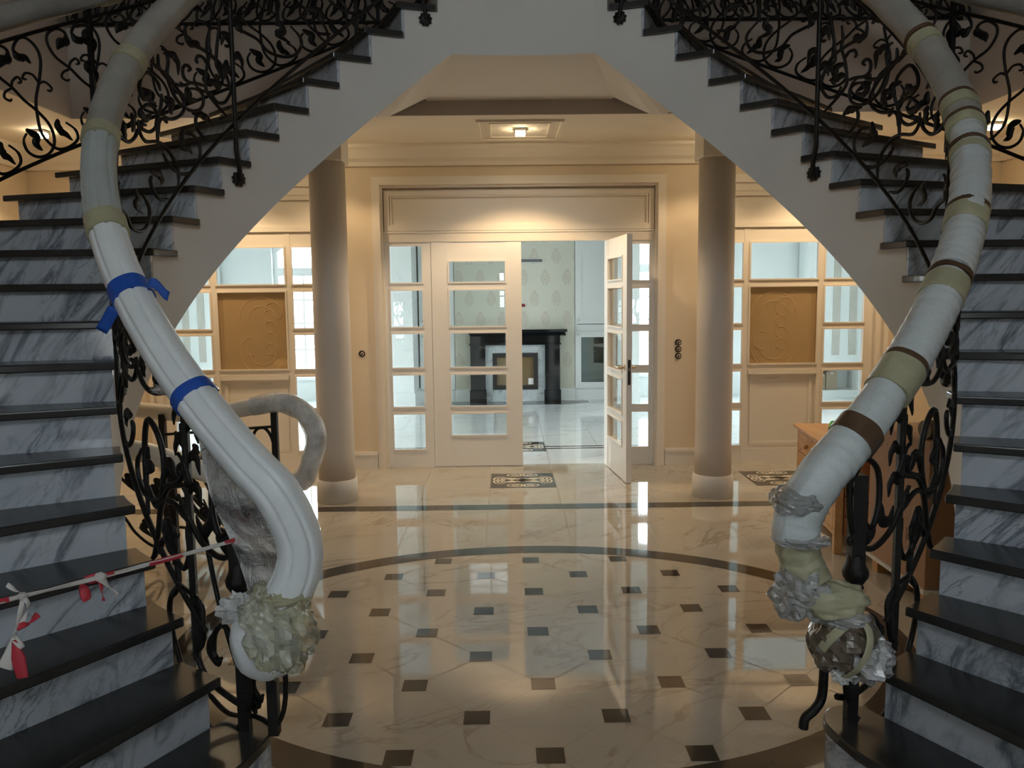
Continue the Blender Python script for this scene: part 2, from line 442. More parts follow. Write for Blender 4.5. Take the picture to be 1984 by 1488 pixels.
# baseboards
m = MB()
for x0, x1, y in ((PL1-.01, -1.135, YW-.07), (1.415, PR0+.01, YW-.07), (XL, PL0-.1, YW-.02), (PR1+.1, XR, YW-.02)):
    m.box(x0, x1, y-.022, y, 0, .15); m.box(x0, x1, y-.03, y, .12, .135)
struct(m.build('baseboard_back', M['plinth']), 'white baseboard on the back wall', 'baseboard')
m = MB(); m.box(XL, XL+.02, YF, YW, 0, .15); struct(m.build('baseboard_left', M['plinth']), 'white baseboard on the left wall', 'baseboard')
m = MB(); m.box(XR-.02, XR, YF, YW, 0, .15); struct(m.build('baseboard_right', M['plinth']), 'white baseboard on the right wall', 'baseboard')

# ------------------------------------------------------------------ casing, panels
def frame_ring(m, x0, x1, z0, z1, w, y0, y1, bottom=True):
    m.box(x0, x0+w, y0, y1, z0, z1); m.box(x1-w, x1, y0, y1, z0, z1); m.box(x0+w, x1-w, y0, y1, z1-w, z1)
    if bottom: m.box(x0+w, x1-w, y0, y1, z0, z0+w)
yd = YW-.07
m = MB()
frame_ring(m, -1.128, 1.406, 0, 2.54, .05, yd-.035, yd, False)
frame_ring(m, -1.085, 1.363, 0, 2.497, .028, yd-.055, yd, False)
frame_ring(m, -1.06, 1.338, 0, 2.47, .02, yd-.03, yd+.05, False)
tr = struct(m.build('trim_3', M['trim']), 'stepped cream casing around the double doors', 'trim')
m = MB(); m.box(DX0, DX1, YW-.03, YW+.03, 2.02, 2.46)
frame_ring(m, -1.03, 1.31, 2.085, 2.43, .045, YW-.055, YW-.03); frame_ring(m, -.98, 1.26, 2.125, 2.385, .014, YW-.048, YW-.03)
m.build('raised_panel', M['trim'], tr)
m = MB(); m.box(DX0, DX1, YW-.05, YW+.04, 1.99, 2.07); m.box(DX0, DX1, YW-.056, YW, 2.066, 2.082)
m.build('door_lintel', M['trim'], tr)
# panes of given rows; frame bars between them
ROWS = [(1.63, 1.966), (1.243, 1.582), (.884, 1.205), (.535, .838), (.152, .489)]
def glazed(parent, cols, rows, x0, x1, z0, z1, y0, y1, mat, mtx=None, bar=.0):
    """a frame with rectangular openings plus one pane in each; cols/rows are the openings"""
    m = MB(); X = [x0] + [v for c in cols for v in c] + [x1]
    for i in range(0, len(X), 2): m.box(X[i], X[i+1], y0, y1, z0, z1, mtx)
    R = sorted(rows); Z = [z0] + [v for r in R for v in r] + [z1]
    for c in cols:
        for i in range(0, len(Z), 2): m.box(c[0], c[1], y0+.004, y1-.004, Z[i], Z[i+1], mtx)
        for r in R:                                 # bead around each opening
            b = .012
            for yy0, yy1 in ((y0-.006, y0+.008),):
                m.box(c[0], c[0]+b, yy0, yy1, r[0], r[1], mtx); m.box(c[1]-b, c[1], yy0, yy1, r[0], r[1], mtx)
                m.box(c[0]+b, c[1]-b, yy0, yy1, r[0], r[0]+b, mtx); m.box(c[0]+b, c[1]-b, yy0, yy1, r[1]-b, r[1], mtx)
    o = m.build('glazing_frame', mat, parent)
    ym = (y0+y1)/2
    for c in cols:
        for r in R: pane(parent, c, r, ym, mtx)
    return o
def pane(parent, c, r, ym, mtx=None):
    I = Matrix() if mtx is None else mtx
    b = .022
    P = lambda x, z, dy: I @ Vector((x, ym+dy, z))
    g = MB().add([P(c[0]+b, r[0]+b, 0), P(c[1]-b, r[0]+b, 0), P(c[1]-b, r[1]-b, 0), P(c[0]+b, r[1]-b, 0)], [(0,1,2,3)]).build('pane', M['glass'], parent)
    o = [P(c[0], r[0], .006), P(c[1], r[0], .006), P(c[1], r[1], .006), P(c[0], r[1], .006)]
    i = [P(c[0]+b, r[0]+b, 0), P(c[1]-b, r[0]+b, 0), P(c[1]-b, r[1]-b, 0), P(c[0]+b, r[1]-b, 0)]
    MB().add(o+i, [(0,1,5,4),(1,2,6,5),(2,3,7,6),(3,0,4,7)]).build('pane_bevel', M['bevel'], g)
def sub_thing(name, loc, label, cat):
    o = bpy.data.objects.new(name, None); C.objects.link(o); o.location = loc; ORG[o.name] = Vector(loc)
    o['kind'] = 'structure'; o['label'] = label; o['category'] = cat; return o
w1 = sub_thing('window_1', (-.86, YW, 0), 'narrow glazed sidelight left of the closed door leaf', 'window')
glazed(w1, [(-1.005, -.703)], ROWS, DX0, -.637, 0, 2.0, YW-.04, YW+.03, M['door'])
w2 = sub_thing('window_2', (1.1, YW, 0), 'narrow glazed sidelight right of the open door leaf', 'window')
glazed(w2, [(.983, 1.285)], ROWS, .917, DX1, 0, 2.0, YW-.04, YW+.03, M['door'])
DROWS = [(1.63, 1.83), (1.243, 1.582), (.884, 1.205), (.535, .838), (.275, .489)]
d1 = sub_thing('door_1', (-.24, YW, 0), 'closed white door leaf with five glass panes', 'door')
glazed(d1, [(-.49, .022)], DROWS, -.633, .153, .006, 1.986, YW-.045, YW+.0, M['door'])
d2 = sub_thing('door_2', (.9, YW, 0), 'open white door leaf swung into the hall', 'door')
# the open leaf: hinge at (.905, 7.19), swung about 82 degrees towards the viewer
ang = math.atan2(6.40-7.19, .985-.905)
MT = Matrix.Translation((.905, 7.185, 0)) @ Matrix.Rotation(ang, 4, 'Z')
glazed(d2, [(.135, .655)], DROWS, 0, .79, .006, 1.986, -.022, .022, M['door'], MT)
M['steel'] = simple('brushed_steel', (.45,.43,.40), .28, .9)
M['brass'] = simple('old_brass', (.45,.36,.24), .3, .9)
M['black'] = simple('black_plastic', (.015,.013,.012), .4)
for sy in (-1, 1):
    h = MB(); P = lambda x, y, z: MT @ Vector((x, y, z))
    h.tube([P(.735, sy*.022, .935), P(.735, sy*.06, .935), P(.70, sy*.066, .935), P(.61, sy*.066, .935)], .009, 10)
    h.tube([P(.735, sy*.021, .935), P(.735, sy*.03, .935)], .024, 14)
    h.build('door_handle', M['brass'], d2)
MB().box(.7895, .793, -.011, .011, .80, 1.0, MT).build('lock_plate', M['black'], d2)
MB().box(.786, .7935, -.004, .004, .91, .935, MT).build('latch', M['steel'], d2)

# side partitions with a mirror pane in the middle
M['mirror'] = new_mat('amber_mirror')[0]
nt = M['mirror'].node_tree; b = nt.nodes['Principled BSDF']; setb(b, (.74,.50,.25), .06, .5)
M['etch'] = simple('etched_line', (.62,.44,.24), .4)
def partition(name, s, label):
    o = sub_thing(name, (XC+s*2.36, YW, 0), label, 'window')
    mx = lambda a, b: (min(XC+s*a, XC+s*b), max(XC+s*a, XC+s*b))
    cc = mx(2.03, 2.645); ca = mx(1.68, 1.985); cb = mx(2.69, 3.06)
    x0, x1 = mx(1.565, 3.155)
    m = MB()
    y0, y1 = YW-.035, YW+.03
    rows = sorted(ROWS)
    def vert(a, b): m.box(a, b, y0, y1, 0, 2.08)
    lo, hi = sorted([ca, cc, cb])[0], sorted([ca, cc, cb])[2]
    X = [x0, lo[0], lo[1], cc[0], cc[1], hi[0], hi[1], x1]
    for i in range(0, 8, 2): vert(X[i], X[i+1])
    for c in (lo, hi):
        Z = [0] + [v for r in rows for v in r] + [2.08]
        for i in range(0, len(Z), 2): m.box(c[0], c[1], y0+.004, y1-.004, Z[i], Z[i+1])
    for z0, z1 in ((1.966, 2.08), (1.582, 1.63), (.838, .884), (0, .13)): m.box(cc[0], cc[1], y0+.004, y1-.004, z0, z1)
    for c, r in [(c, r) for c in (lo, hi) for r in rows] + [(cc, (1.63, 1.966)), (cc, (.884, 1.582))]:
        b = .012; yy0, yy1 = y0-.008, y0+.008
        m.box(c[0], c[0]+b, yy0, yy1, r[0], r[1]); m.box(c[1]-b, c[1], yy0, yy1, r[0], r[1])
        m.box(c[0]+b, c[1]-b, yy0, yy1, r[0], r[0]+b); m.box(c[0]+b, c[1]-b, yy0, yy1, r[1]-b, r[1])
    m.build('glazing_frame', M['trim'], o)
    for c in (lo, hi):
        for r in rows: pane(o, c, r, YW)
    pane(o, cc, (1.63, 1.966), YW)
    mp = MB().box(cc[0], cc[1], YW-.012, YW+.02, .884, 1.582).build('mirror_pane', M['mirror'], o)
    e = MB(); cx = XC+s*2.26; yy = YW-.0135
    def arc(px, pz, r, a0, a1):
        e.tube([(px+r*math.cos(t), yy, pz+r*math.sin(t)) for t in [lerp(a0, a1, i/14) for i in range(15)]], .0022, 5)
    for q in range(4): arc(cx+.07, 1.07+.1*q, .05, 0, 2*PI*.8)
    for r in (.12, .2): arc(cx, 1.05, r, PI, 2*PI); arc(cx, 1.33, r, 0, PI)
    arc(cx+.1, 1.4, .08, -1, 2.6); arc(cx-.1, 1.1, .08, 1, 5); arc(cx, .98, .22, 3.6, 5.8)
    e.build('etched_ornament', M['etch'], mp)
    m = MB(); m.box(cc[0], cc[1], YW-.01, YW+.02, .13, .838)
    frame_ring(m, cc[0]+.03, cc[1]-.03, .16, .80, .03, YW-.018, YW-.01)
    m.box(cc[0]+.005, cc[1]-.005, YW-.045, YW-.01, .80, .835)
    m.build('solid_panel', M['trim'], o)
    m = MB(); m.box(x0, x1, YW-.03, YW+.03, 2.08, 2.46)
    frame_ring(m, x0, x1, 2.09, 2.40, .04, YW-.05, YW-.03)
    m.build('head_panel', M['trim'], o)
    m = MB(); a, b = (x0-.1, x1+.0) if s < 0 else (x0, x1+.1)
    m.box(a, b, YW-.075, YW-.02, 2.47, 2.54); m.box(a, b, YW-.055, YW-.02, 2.40, 2.47)
    so = x0-.1 if s < 0 else x1
    for i, d in enumerate((.05, .035, .06)): m.box(so+.033*i, so+.033*i+.033, YW-.02-d, YW-.02, 0, 2.40)
    m.build('casing', M['trim'], o)
    return o
partition('window_3', -1, 'glazed partition with an amber mirror behind the left column')
partition('window_4', 1, 'glazed partition with an amber mirror behind the right column')

# ------------------------------------------------------------------ columns
for x, side in ((-1.27, 'left'), (1.557, 'right')):
    t = thing('round_column', 'round taupe column on the %s of the double doors' % side, 'column', (x, 6.0, 0), 'columns in front of the doors')
    MB().lathe([(.137, .16), (.134, .35), (.132, 1.2), (.130, 2.48)], (x, 6.0, 0), 40).build('shaft', M['column'], t)
    MB().lathe([(.152, 0), (.152, .15), (.147, .155), (.146, .165), (.137, .17)], (x, 6.0, 0), 40).build('base', M['plinth'], t)
    MB().box(x-.135, x+.135, 6-.135, 6+.135, 2.48, ZC).build('capital_block', M['ceil'], t, bevel=.006)

# wall boxes of the unfinished sockets
M['bakelite'] = simple('brown_bakelite', (.05,.028,.02), .5)
M['wire'] = simple('pale_wire', (.75,.70,.62), .5)
def socket(x, z, label):
    t = thing('socket_box', label, 'socket', (x, YW-.075, z), 'open electrical boxes beside the doors')
    MB().lathe([(.029, 0), (.029, -.006), (.022, -.006), (.020, -.001)], (x, YW-.07, z), 20, 'y').build('box_rim', M['bakelite'], t)
    MB().tube(spline([(x-.012, YW-.075, z-.008), (x+.004, YW-.082, z+.014), (x+.016, YW-.084, z-.004), (x+.002, YW-.078, z-.016)], 5), .0035, 6).build('wire_end', M['wire'], t)
socket(-1.255, 1.025, 'single dark open socket box on the wall left of the doors')
socket(1.528, 1.093, 'topmost dark socket box on the wall right of the doors')
socket(1.528, 1.033, 'middle dark socket box on the wall right of the doors')
socket(1.528, .972, 'lowest dark socket box on the wall right of the doors')

# ------------------------------------------------------------------ ceiling spots
M['lampglass'] = emit('lit_lamp_glass', (1.0,.80,.50), 60)
M['chrome'] = simple('chrome', (.6,.6,.58), .15, 1.0)
def spot(x, y, label, panel=False, power=44):
    t = thing('ceiling_spotlight', label, 'ceiling light', (x, y, ZC-.05), 'lit ceiling spots below the gallery')
    MB().box(x-.05, x+.05, y-.05, y+.05, ZC-.02-.002, ZC-.002).build('base', M['chrome'], t, bevel=.004)
    MB().box(x-.038, x+.038, y-.038, y+.038, ZC-.05, ZC-.024).build('lamp_glass', M['lampglass'], t, bevel=.006)
    L = bpy.data.lights.new('spot_lamp', 'SPOT'); L.energy = power; L.color = (1.0, .735, .45); L.spot_size = math.radians(122); L.spot_blend = .42; L.shadow_soft_size = .04
    o = bpy.data.objects.new('spot_lamp', L); C.objects.link(o); o.location = (0, 0, -.055); o.parent = t
if True:
    m = MB()
    for a, d in ((.30, .014), (.235, .010)):
        frame_ring(m, .135-a, .135+a, 0, 0, 0, 0, 0, False) if False else None
    def ring_ceiling(m, x0, x1, y0, y1, w, d):
        m.box(x0, x1, y0, y0+w, ZC-d, ZC); m.box(x0, x1, y1-w, y1, ZC-d, ZC); m.box(x0, x0+w, y0+w, y1-w, ZC-d, ZC); m.box(x1-w, x1, y0+w, y1-w, ZC-d, ZC)
    ring_ceiling(m, -.19, .46, 6.13, 6.85, .022, .016); ring_ceiling(m, -.10, .37, 6.22, 6.76, .014, .010)
    struct(m.build('trim_4', M['ceil']), 'square moulding around the ceiling spot', 'trim')
spot(.141, 6.466, 'lit square ceiling spot in the moulded panel before the doors', True, 66)
spot(-3.5, 6.36, 'lit ceiling spot seen through the railing on the left')
spot(3.8, 6.4, 'lit ceiling spot seen through the railing on the right')
for x, pw in ((-1.46, 17), (-2.45, 42)): spot(x, 6.6, 'lit ceiling spot hidden by the left flight of stairs', False, pw)
for x, pw in ((1.72, 17), (2.72, 42)): spot(x, 6.6, 'lit ceiling spot hidden by the right flight of stairs', False, pw)
# ------------------------------------------------------------------ the two flights
def slab_z(u):
    k = min(1, max(0, (u-63)/8)); k = k*k*(3-2*k)
    return max(0, lerp(z_n(u)-.33, z_s(u), k))
def stair(s, side):
    sgn = s
    root = thing('curved_staircase', 'curved marble staircase with black treads rising on the %s' % side, 'staircase', inner(s, -20, .3, 0), 'twin curved staircases')
    back = 7.75
    for k in range(1, NT+1):
        t0 = th_k(k); z1 = z_n(t0); z0 = z1-RISE
        wk = W + (.2 if k < 8 else 0)
        m = MB(); te = t0+back
        if k == 1:                                   # bullnose step with a rounded end
            front = [across(s, t0-1.0, w) for w in (wk, .6, .3, .12)]
            c = inner(s, t0-.5, 0)
            r = [inner(s, t0+.2, -.02) , inner(s, t0+2.0, -.075), inner(s, t0+4.2, -.10), inner(s, t0+6.5, -.085), inner(s, te, -.04)]
            bk = [across(s, te, w) for w in (.3, wk)]
            poly = [(p.x, p.y) for p in front] + [(p.x, p.y) for p in spline([front[-1], *r], 5)[1:]] + [(p.x, p.y) for p in bk]
        else:
            inn = [inner(s, lerp(t0, te, i/4), 0) for i in range(5)]
            bk = [across(s, te, wk)]
            f = [across(s, t0, wk)]
            poly = [(p.x, p.y) for p in f + inn + bk]
        if s < 0: poly = poly[::-1]
        m.prism(poly, z1-.032, z1)
        m.build('tread', M['tread'], root, bevel=.006)
        # riser
        tr = t0+1.15; tr2 = tr+.55
        m = MB()
        if k == 1:
            cx = sum(p[0] for p in poly)/len(poly); cy = sum(p[1] for p in poly)/len(poly)
            pl = [(p[0]+(cx-p[0])*.035, p[1]+(cy-p[1])*.10) for p in poly]
            m.prism(pl, 0, z1-.032)
        else:
            a0 = across(s, tr, .03); a1 = across(s, tr, wk-.04); b0 = across(s, tr2, .03); b1 = across(s, tr2, wk-.04)
            pl = [(a0.x, a0.y), (a1.x, a1.y), (b1.x, b1.y), (b0.x, b0.y)]
            if s < 0: pl = pl[::-1]
            m.prism(pl, z0-.03 if k > 1 else 0, z1-.032)
        m.build('riser', M['riser'], root)
    # white body carrying the steps
    m = MB(); I = []; seg = 4
    for k in range(2, NT+2):
        a = th_k(k)+1.75; b = th_k(k+1)+1.75 if k <= NT else 76.2
        zt = z_n(th_k(k))-.032
        for i in range(seg):
            u0 = lerp(a, b, i/seg); u1 = lerp(a, b, (i+1)/seg)
            zb0, zb1 = min(z_s(u0), zt-.02), min(z_s(u1), zt-.02)
            wk = W-.05
            up = lambda v, z: Vector((v.x, v.y, z))
            sb0, sb1 = slab_z(u0), slab_z(u1)       # thinner slab behind the deep stringer
            for wa, wb, c0, c1 in ((.03, .14, zb0, zb1), (.14, wk, max(sb0, zb0), max(sb1, zb1))):
                p = [inner(s, u0, .03), inner(s, u1, .03)] if wa < .1 else [across(s, u0, wa), across(s, u1, wa)]
                q = [across(s, u0, wb), across(s, u1, wb)]
                vs = [up(p[0], c0), up(p[1], c1), up(p[1], zt), up(p[0], zt), up(q[0], c0), up(q[1], c1), up(q[1], zt), up(q[0], zt)]
                fs = [(0,1,2,3), (5,4,7,6), (3,2,6,7), (1,0,4,5)]
                if i == 0: fs.append((0,3,7,4))
                if i == seg-1: fs.append((1,5,6,2))
                if s < 0: fs = [f[::-1] for f in fs]
                m.add(vs, fs)
    m.build('stringer', M['stringer'], root)
    return root
ST = {1: stair(1, 'right'), -1: stair(-1, 'left')}
# ------------------------------------------------------------------ iron balustrades
# scrolls in panel coordinates: u along the panel (0 lower post, 1 upper post), height above the nosing line
PANEL_STEMS=[[[0.943,0.63],[0.935,0.57],[0.922,0.52],[0.915,0.48],[0.91,0.43],[0.925,0.39],[0.93,0.36],[0.92,0.36],[0.903,0.39]],[[0.935,0.54],[0.965,0.52],[0.99,0.48],[0.993,0.46],[0.975,0.47],[0.972,0.48]],[[0.73,0.73],[0.728,0.7],[0.742,0.65],[0.792,0.6],[0.838,0.55],[0.9,0.47],[0.943,0.4],[0.972,0.32],[0.988,0.25],[0.98,0.23],[0.95,0.22],[0.91,0.25],[0.885,0.29],[0.872,0.33]],[[0.878,0.61],[0.87,0.55],[0.878,0.51],[0.857,0.47],[0.845,0.43],[0.84,0.37],[0.865,0.31],[0.91,0.23],[0.963,0.14]],[[0.857,0.47],[0.832,0.52],[0.8,0.55],[0.787,0.54],[0.797,0.52]],[[0.84,0.38],[0.79,0.43],[0.733,0.48],[0.7,0.53],[0.7,0.57],[0.728,0.56],[0.747,0.53],[0.733,0.53]],[[0.53,0.75],[0.53,0.7],[0.57,0.63],[0.62,0.56],[0.685,0.5],[0.733,0.47]],[[0.467,0.77],[0.52,0.7],[0.58,0.63],[0.63,0.55],[0.672,0.47],[0.695,0.41],[0.682,0.38],[0.637,0.39],[0.58,0.43],[0.54,0.48]],[[0.747,0.44],[0.792,0.4],[0.82,0.35],[0.815,0.31],[0.785,0.31],[0.733,0.35],[0.675,0.42],[0.628,0.5],[0.6,0.57],[0.588,0.63],[0.6,0.67],[0.588,0.72],[0.562,0.75]],[[0.532,0.59],[0.515,0.64],[0.467,0.71],[0.422,0.75],[0.38,0.75],[0.365,0.72],[0.388,0.67],[0.438,0.62],[0.487,0.57]],[[0.54,0.57],[0.532,0.53],[0.508,0.5],[0.497,0.48],[0.49,0.38]],[[0.503,0.5],[0.475,0.56],[0.425,0.61],[0.378,0.63],[0.352,0.63],[0.367,0.6]],[[0.49,0.5],[0.48,0.47],[0.43,0.49],[0.37,0.55],[0.367,0.57],[0.403,0.54]],[[0.342,0.61],[0.345,0.56],[0.392,0.48],[0.478,0.41],[0.542,0.34],[0.583,0.27],[0.617,0.2],[0.63,0.15],[0.628,0.09]],[[0.328,0.58],[0.3,0.57],[0.237,0.6],[0.158,0.68],[0.113,0.75],[0.125,0.77]],[[0.698,0.27],[0.742,0.23],[0.778,0.16],[0.78,0.1],[0.74,0.07],[0.68,0.1],[0.62,0.16],[0.565,0.24],[0.525,0.32]],[[0.57,0.42],[0.542,0.46],[0.51,0.47],[0.497,0.43]],[[0.545,0.1],[0.485,0.15],[0.435,0.23],[0.415,0.29],[0.428,0.3]],[[0.338,0.3],[0.385,0.21],[0.392,0.16],[0.358,0.14],[0.292,0.18],[0.21,0.27],[0.155,0.37],[0.082,0.46],[0.04,0.51],[0.065,0.55],[0.095,0.55]],[[0.853,0.19],[0.843,0.23],[0.807,0.27],[0.77,0.29],[0.767,0.25],[0.795,0.19],[0.825,0.14]]]
PANEL_LEAVES=[[[0.733,0.67],[0.765,0.63],[0.797,0.61],[0.81,0.58]],[[0.597,0.71],[0.637,0.67],[0.665,0.62],[0.667,0.56]],[[0.738,0.45],[0.718,0.44],[0.73,0.4],[0.787,0.36]],[[0.56,0.54],[0.6,0.5],[0.61,0.47],[0.597,0.45],[0.613,0.43]],[[0.85,0.4],[0.89,0.36],[0.918,0.32],[0.903,0.31]],[[0.378,0.7],[0.4,0.66],[0.445,0.64],[0.453,0.65]],[[0.352,0.65],[0.37,0.61],[0.415,0.56],[0.453,0.55]],[[0.68,0.31],[0.667,0.28],[0.662,0.25],[0.71,0.19],[0.733,0.15]],[[0.28,0.37],[0.297,0.31],[0.267,0.31],[0.333,0.22]],[[0.275,0.69],[0.292,0.65],[0.29,0.62],[0.275,0.61]],[[0.173,0.74],[0.193,0.7],[0.198,0.66],[0.217,0.62]],[[0.417,0.33],[0.48,0.27],[0.508,0.22],[0.5,0.2]],[[0.838,0.22],[0.825,0.25],[0.787,0.29],[0.742,0.33]]]
LYRE_STEMS=[[(-0.521,0.64),(-0.384,0.655),(-0.397,0.708),(-0.534,0.742),(-0.685,0.729),(-0.699,0.681),(-0.575,0.599),(-0.356,0.521),(-0.164,0.437),(0.041,0.361),(0.219,0.279),(0.301,0.205),(0.288,0.147),(0.178,0.117),(0.0,0.128),(-0.164,0.177),(-0.219,0.237),(-0.164,0.267)],[(-0.014,0.61),(-0.164,0.657),(-0.288,0.699),(-0.205,0.744),(-0.068,0.74),(0.096,0.681),(0.164,0.609),(0.123,0.516),(0.041,0.421),(0.041,0.351),(0.082,0.253),(0.192,0.184),(0.356,0.125),(0.548,0.111),(0.699,0.135),(0.671,0.19),(0.521,0.246)],[(-0.356,0.521),(-0.342,0.548),(-0.247,0.561),(-0.192,0.532),(-0.247,0.531)],[(-0.329,0.516),(-0.466,0.51),(-0.493,0.485),(-0.411,0.46),(-0.37,0.463)],[(0.096,0.501),(0.014,0.546),(-0.11,0.567),(-0.164,0.547),(-0.096,0.535)],[(0.096,0.491),(0.205,0.492),(0.315,0.452),(0.301,0.435),(0.247,0.445)]]
LYRE_LEAVES=[[(-0.397,0.698),(-0.384,0.665),(-0.507,0.667),(-0.534,0.632)],[(-0.288,0.699),(-0.205,0.654),(-0.11,0.647),(0.0,0.608)],[(-0.178,0.289),(-0.014,0.24),(0.0,0.188),(0.096,0.151)],[(0.384,0.28),(0.397,0.228),(0.479,0.194),(0.616,0.139)]]

def circ(c, r, nrm, ax): pass
def on_inner(s, th, h): return inner(s, th, -.004, z_n(th)+h)
def on_outer(s, th, h): return across(s, th, W-.06, z_n(th)+h)
def scroll(parent, fn, nfn, pts, r, rname='scroll'):
    P = spline([(*p, 0) for p in pts], 5)
    path = [fn(p.x, p.y) for p in P]
    n = len(path)
    return MB().tube(path, lambda t: r*(1 if .06 < t < .94 else .75), 6).build(rname, M['iron'], parent)
def leaf(parent, fn, nfn, pts, w, name='leaf'):
    P = spline([(*p, 0) for p in pts], 5)
    path = [fn(p.x, p.y) for p in P]; nn = [nfn(p.x) for p in P]
    return MB().tube(path, lambda t: .004 + w*math.sin(PI*min(1, t*1.05))**.7*(1-.35*t), 8, nrm=nn, flat=.45,
                     prof=lambda a, t: 1+.18*math.sin(t*16+a)).build(name, M['iron'], parent)
def rosette(parent, c, nrm, r=.034, name='rosette'):
    nrm = Vector(nrm).normalized(); u = nrm.orthogonal().normalized()
    if abs(nrm.z) < .9:
        u = Vector((0,0,1))-nrm*nrm.z; u.normalize()
    w = nrm.cross(u); vs = []; c = Vector(c); nu = 36
    prof = [(0, .010), (.3, .016), (.5, .010), (.8, .013), (1, .002), (1, -.008), (0, -.010)]
    for rr, h in prof:
        for k in range(nu):
            a = 2*PI*k/nu; q = r*rr*(1+(.12*math.cos(9*a) if rr > .6 else .05*math.cos(9*a)))
            vs.append(c+u*math.cos(a)*q+w*math.sin(a)*q+nrm*h)
    fs = [(i*nu+k, i*nu+(k+1) % nu, (i+1)*nu+(k+1) % nu, (i+1)*nu+k) for i in range(len(prof)-1) for k in range(nu)]
    return MB().add(vs, fs, True).build(name, M['iron'], parent)
def sq_bar(m, path, w):
    m.tube(path, w*.7071, 4, smooth=False, prof=None)
def bar_vertical(m, x, y, z0, z1, w=.011, rot=0.0):
    T = Matrix.Translation((x, y, 0)) @ Matrix.Rotation(rot, 4, 'Z')
    m.box(-w, w, -w, w, z0, z1, T)
HR = .845
def inner_balustrade(s, side):
    root = thing('stair_balustrade', 'black scrollwork balustrade on the inner edge of the %s flight' % side, 'balustrade', inner(s, -47, 0, 0), 'wrought iron balustrades of the stairs')
    nfn = lambda u, t0, t1: nrm_in(s, lerp(t0, t1, u))
    # bars under the handrail and above the treads
    ths = [lerp(-58, 76, i/70) for i in range(71)]
    MB().tube([on_inner(s, t, .795) for t in ths], .011, 6).build('top_bar', M['iron'], root)
    MB().tube([on_inner(s, t, .075) for t in [lerp(-50, 76, i/66) for i in range(67)]], .010, 6).build('bottom_bar', M['iron'], root)
    for t0, t1 in ((-50, -10), (-10, 30), (30, 70)):
        fn = lambda u, h, t0=t0, t1=t1: on_inner(s, lerp(t0, t1, u), h)
        nf = lambda u, t0=t0, t1=t1: nrm_in(s, lerp(t0, t1, u))
        for i, p in enumerate(PANEL_STEMS): scroll(root, fn, nf, p, .0085)
        for i, p in enumerate(PANEL_LEAVES): leaf(root, fn, nf, p, .019)
        for i in range(5):                           # sprigs against the handrail
            u = .1+.2*i
            leaf(root, fn, nf, [(u, .74), (u-.02, .77), (u-.06, .80), (u-.07, .835)], .010, 'sprig')
    for th in (70, 30, -10, -47.5):
        p = inner(s, th, -.012); z = z_n(th); m = MB()
        if th > -40:
            n = nrm_in(s, th); c = inner(s, th, -.012)
            a = inner(s, th-.3, -.012)
            path = [c+Vector((0,0,z+HR-.05)), c+Vector((0,0,z+.06)), c+Vector((0,0,z-.02))]
            foot = inner(s, th+1.2, .004, z-.19)
            path += [c.lerp(foot, .3)+Vector((0,0,0)) if False else Vector((c.x, c.y, z-.06)), Vector((lerp(c.x, foot.x, .7), lerp(c.y, foot.y, .7), z-.13)), foot]
            m.tube(spline(path, 6), .0125, 6)
            post = m.build('post', M['iron'], root)
            rosette(post, inner(s, th+1.2, .016, z-.19), -n, .036)
        else:
            bar_vertical(m, p.x, p.y, z-.10, z+HR-.04, .010)
            m.tube(spline([(p.x, p.y, z-.09), inner(s, th-1.5, -.02, z-.16), inner(s, th-6, -.04, z-.22), inner(s, th-9.5, -.03, z-.20)], 6), .011, 6)
            post = m.build('post', M['iron'], root)
        for q in range(6):                           # leaf clusters on the posts
            hh = .30 + .085*q if th > -40 else .45+.05*q
            d = 1 if q % 2 else -1
            fn = lambda u, h: inner(s, th+u, -.012, z+h)
            leaf(post, fn, lambda u: nrm_in(s, th), [(0, hh), (d*1.2, hh+.03), (d*2.0, hh+.015), (d*2.4, hh-.03)], .016)
    # newel with turned knobs and the curved foot bars of the first step
    pn = inner(s, -55.6, -.01); z1 = RISE
    m = MB()
    bar_vertical(m, pn.x, pn.y, .62, .95, .021)
    bar_vertical(m, pn.x, pn.y, z1, .505, .017)
    m.lathe([(.016, .50), (.018, .515), (.034, .54), (.036, .558), (.020, .585), (.026, .592), (.026, .598), (.022, .603), (.038, .628), (.040, .645), (.030, .668), (.028, .675), (.026, .69), (.021, .70)], (pn.x, pn.y, 0), 24)
    for i in range(5):
        m.lump((pn.x+.021*(1 if i % 2 else -1), pn.y, .74+.04*i), (.012, .012, .016), .2, 3, i, 10, 8)
    m.build('newel_post', M['iron'], root)
    pe = inner(s, -59.2, -.03); m = MB()
    f0 = inner(s, -60.5, -.05)
    if s > 0: m.tube(spline([(pe.x, pe.y, .50), (pe.x, pe.y, .33), (pe.x-.005, pe.y, .25), (pe.x-.03, pe.y-.01, .215), (pe.x-.06, pe.y-.015, .19), (pe.x-.065, pe.y-.016, RISE)], 6), .0155, 8)
    else: bar_vertical(m, pe.x, pe.y, RISE, .50, .016)
    m.build('end_post', M['iron'], root)
    # scrolls between newel and first thin post
    fn = lambda u, h: inner(s, lerp(-57.5, -47.5, u), -.008, z_n(-50)+h)
    nf = lambda u: nrm_in(s, -52)
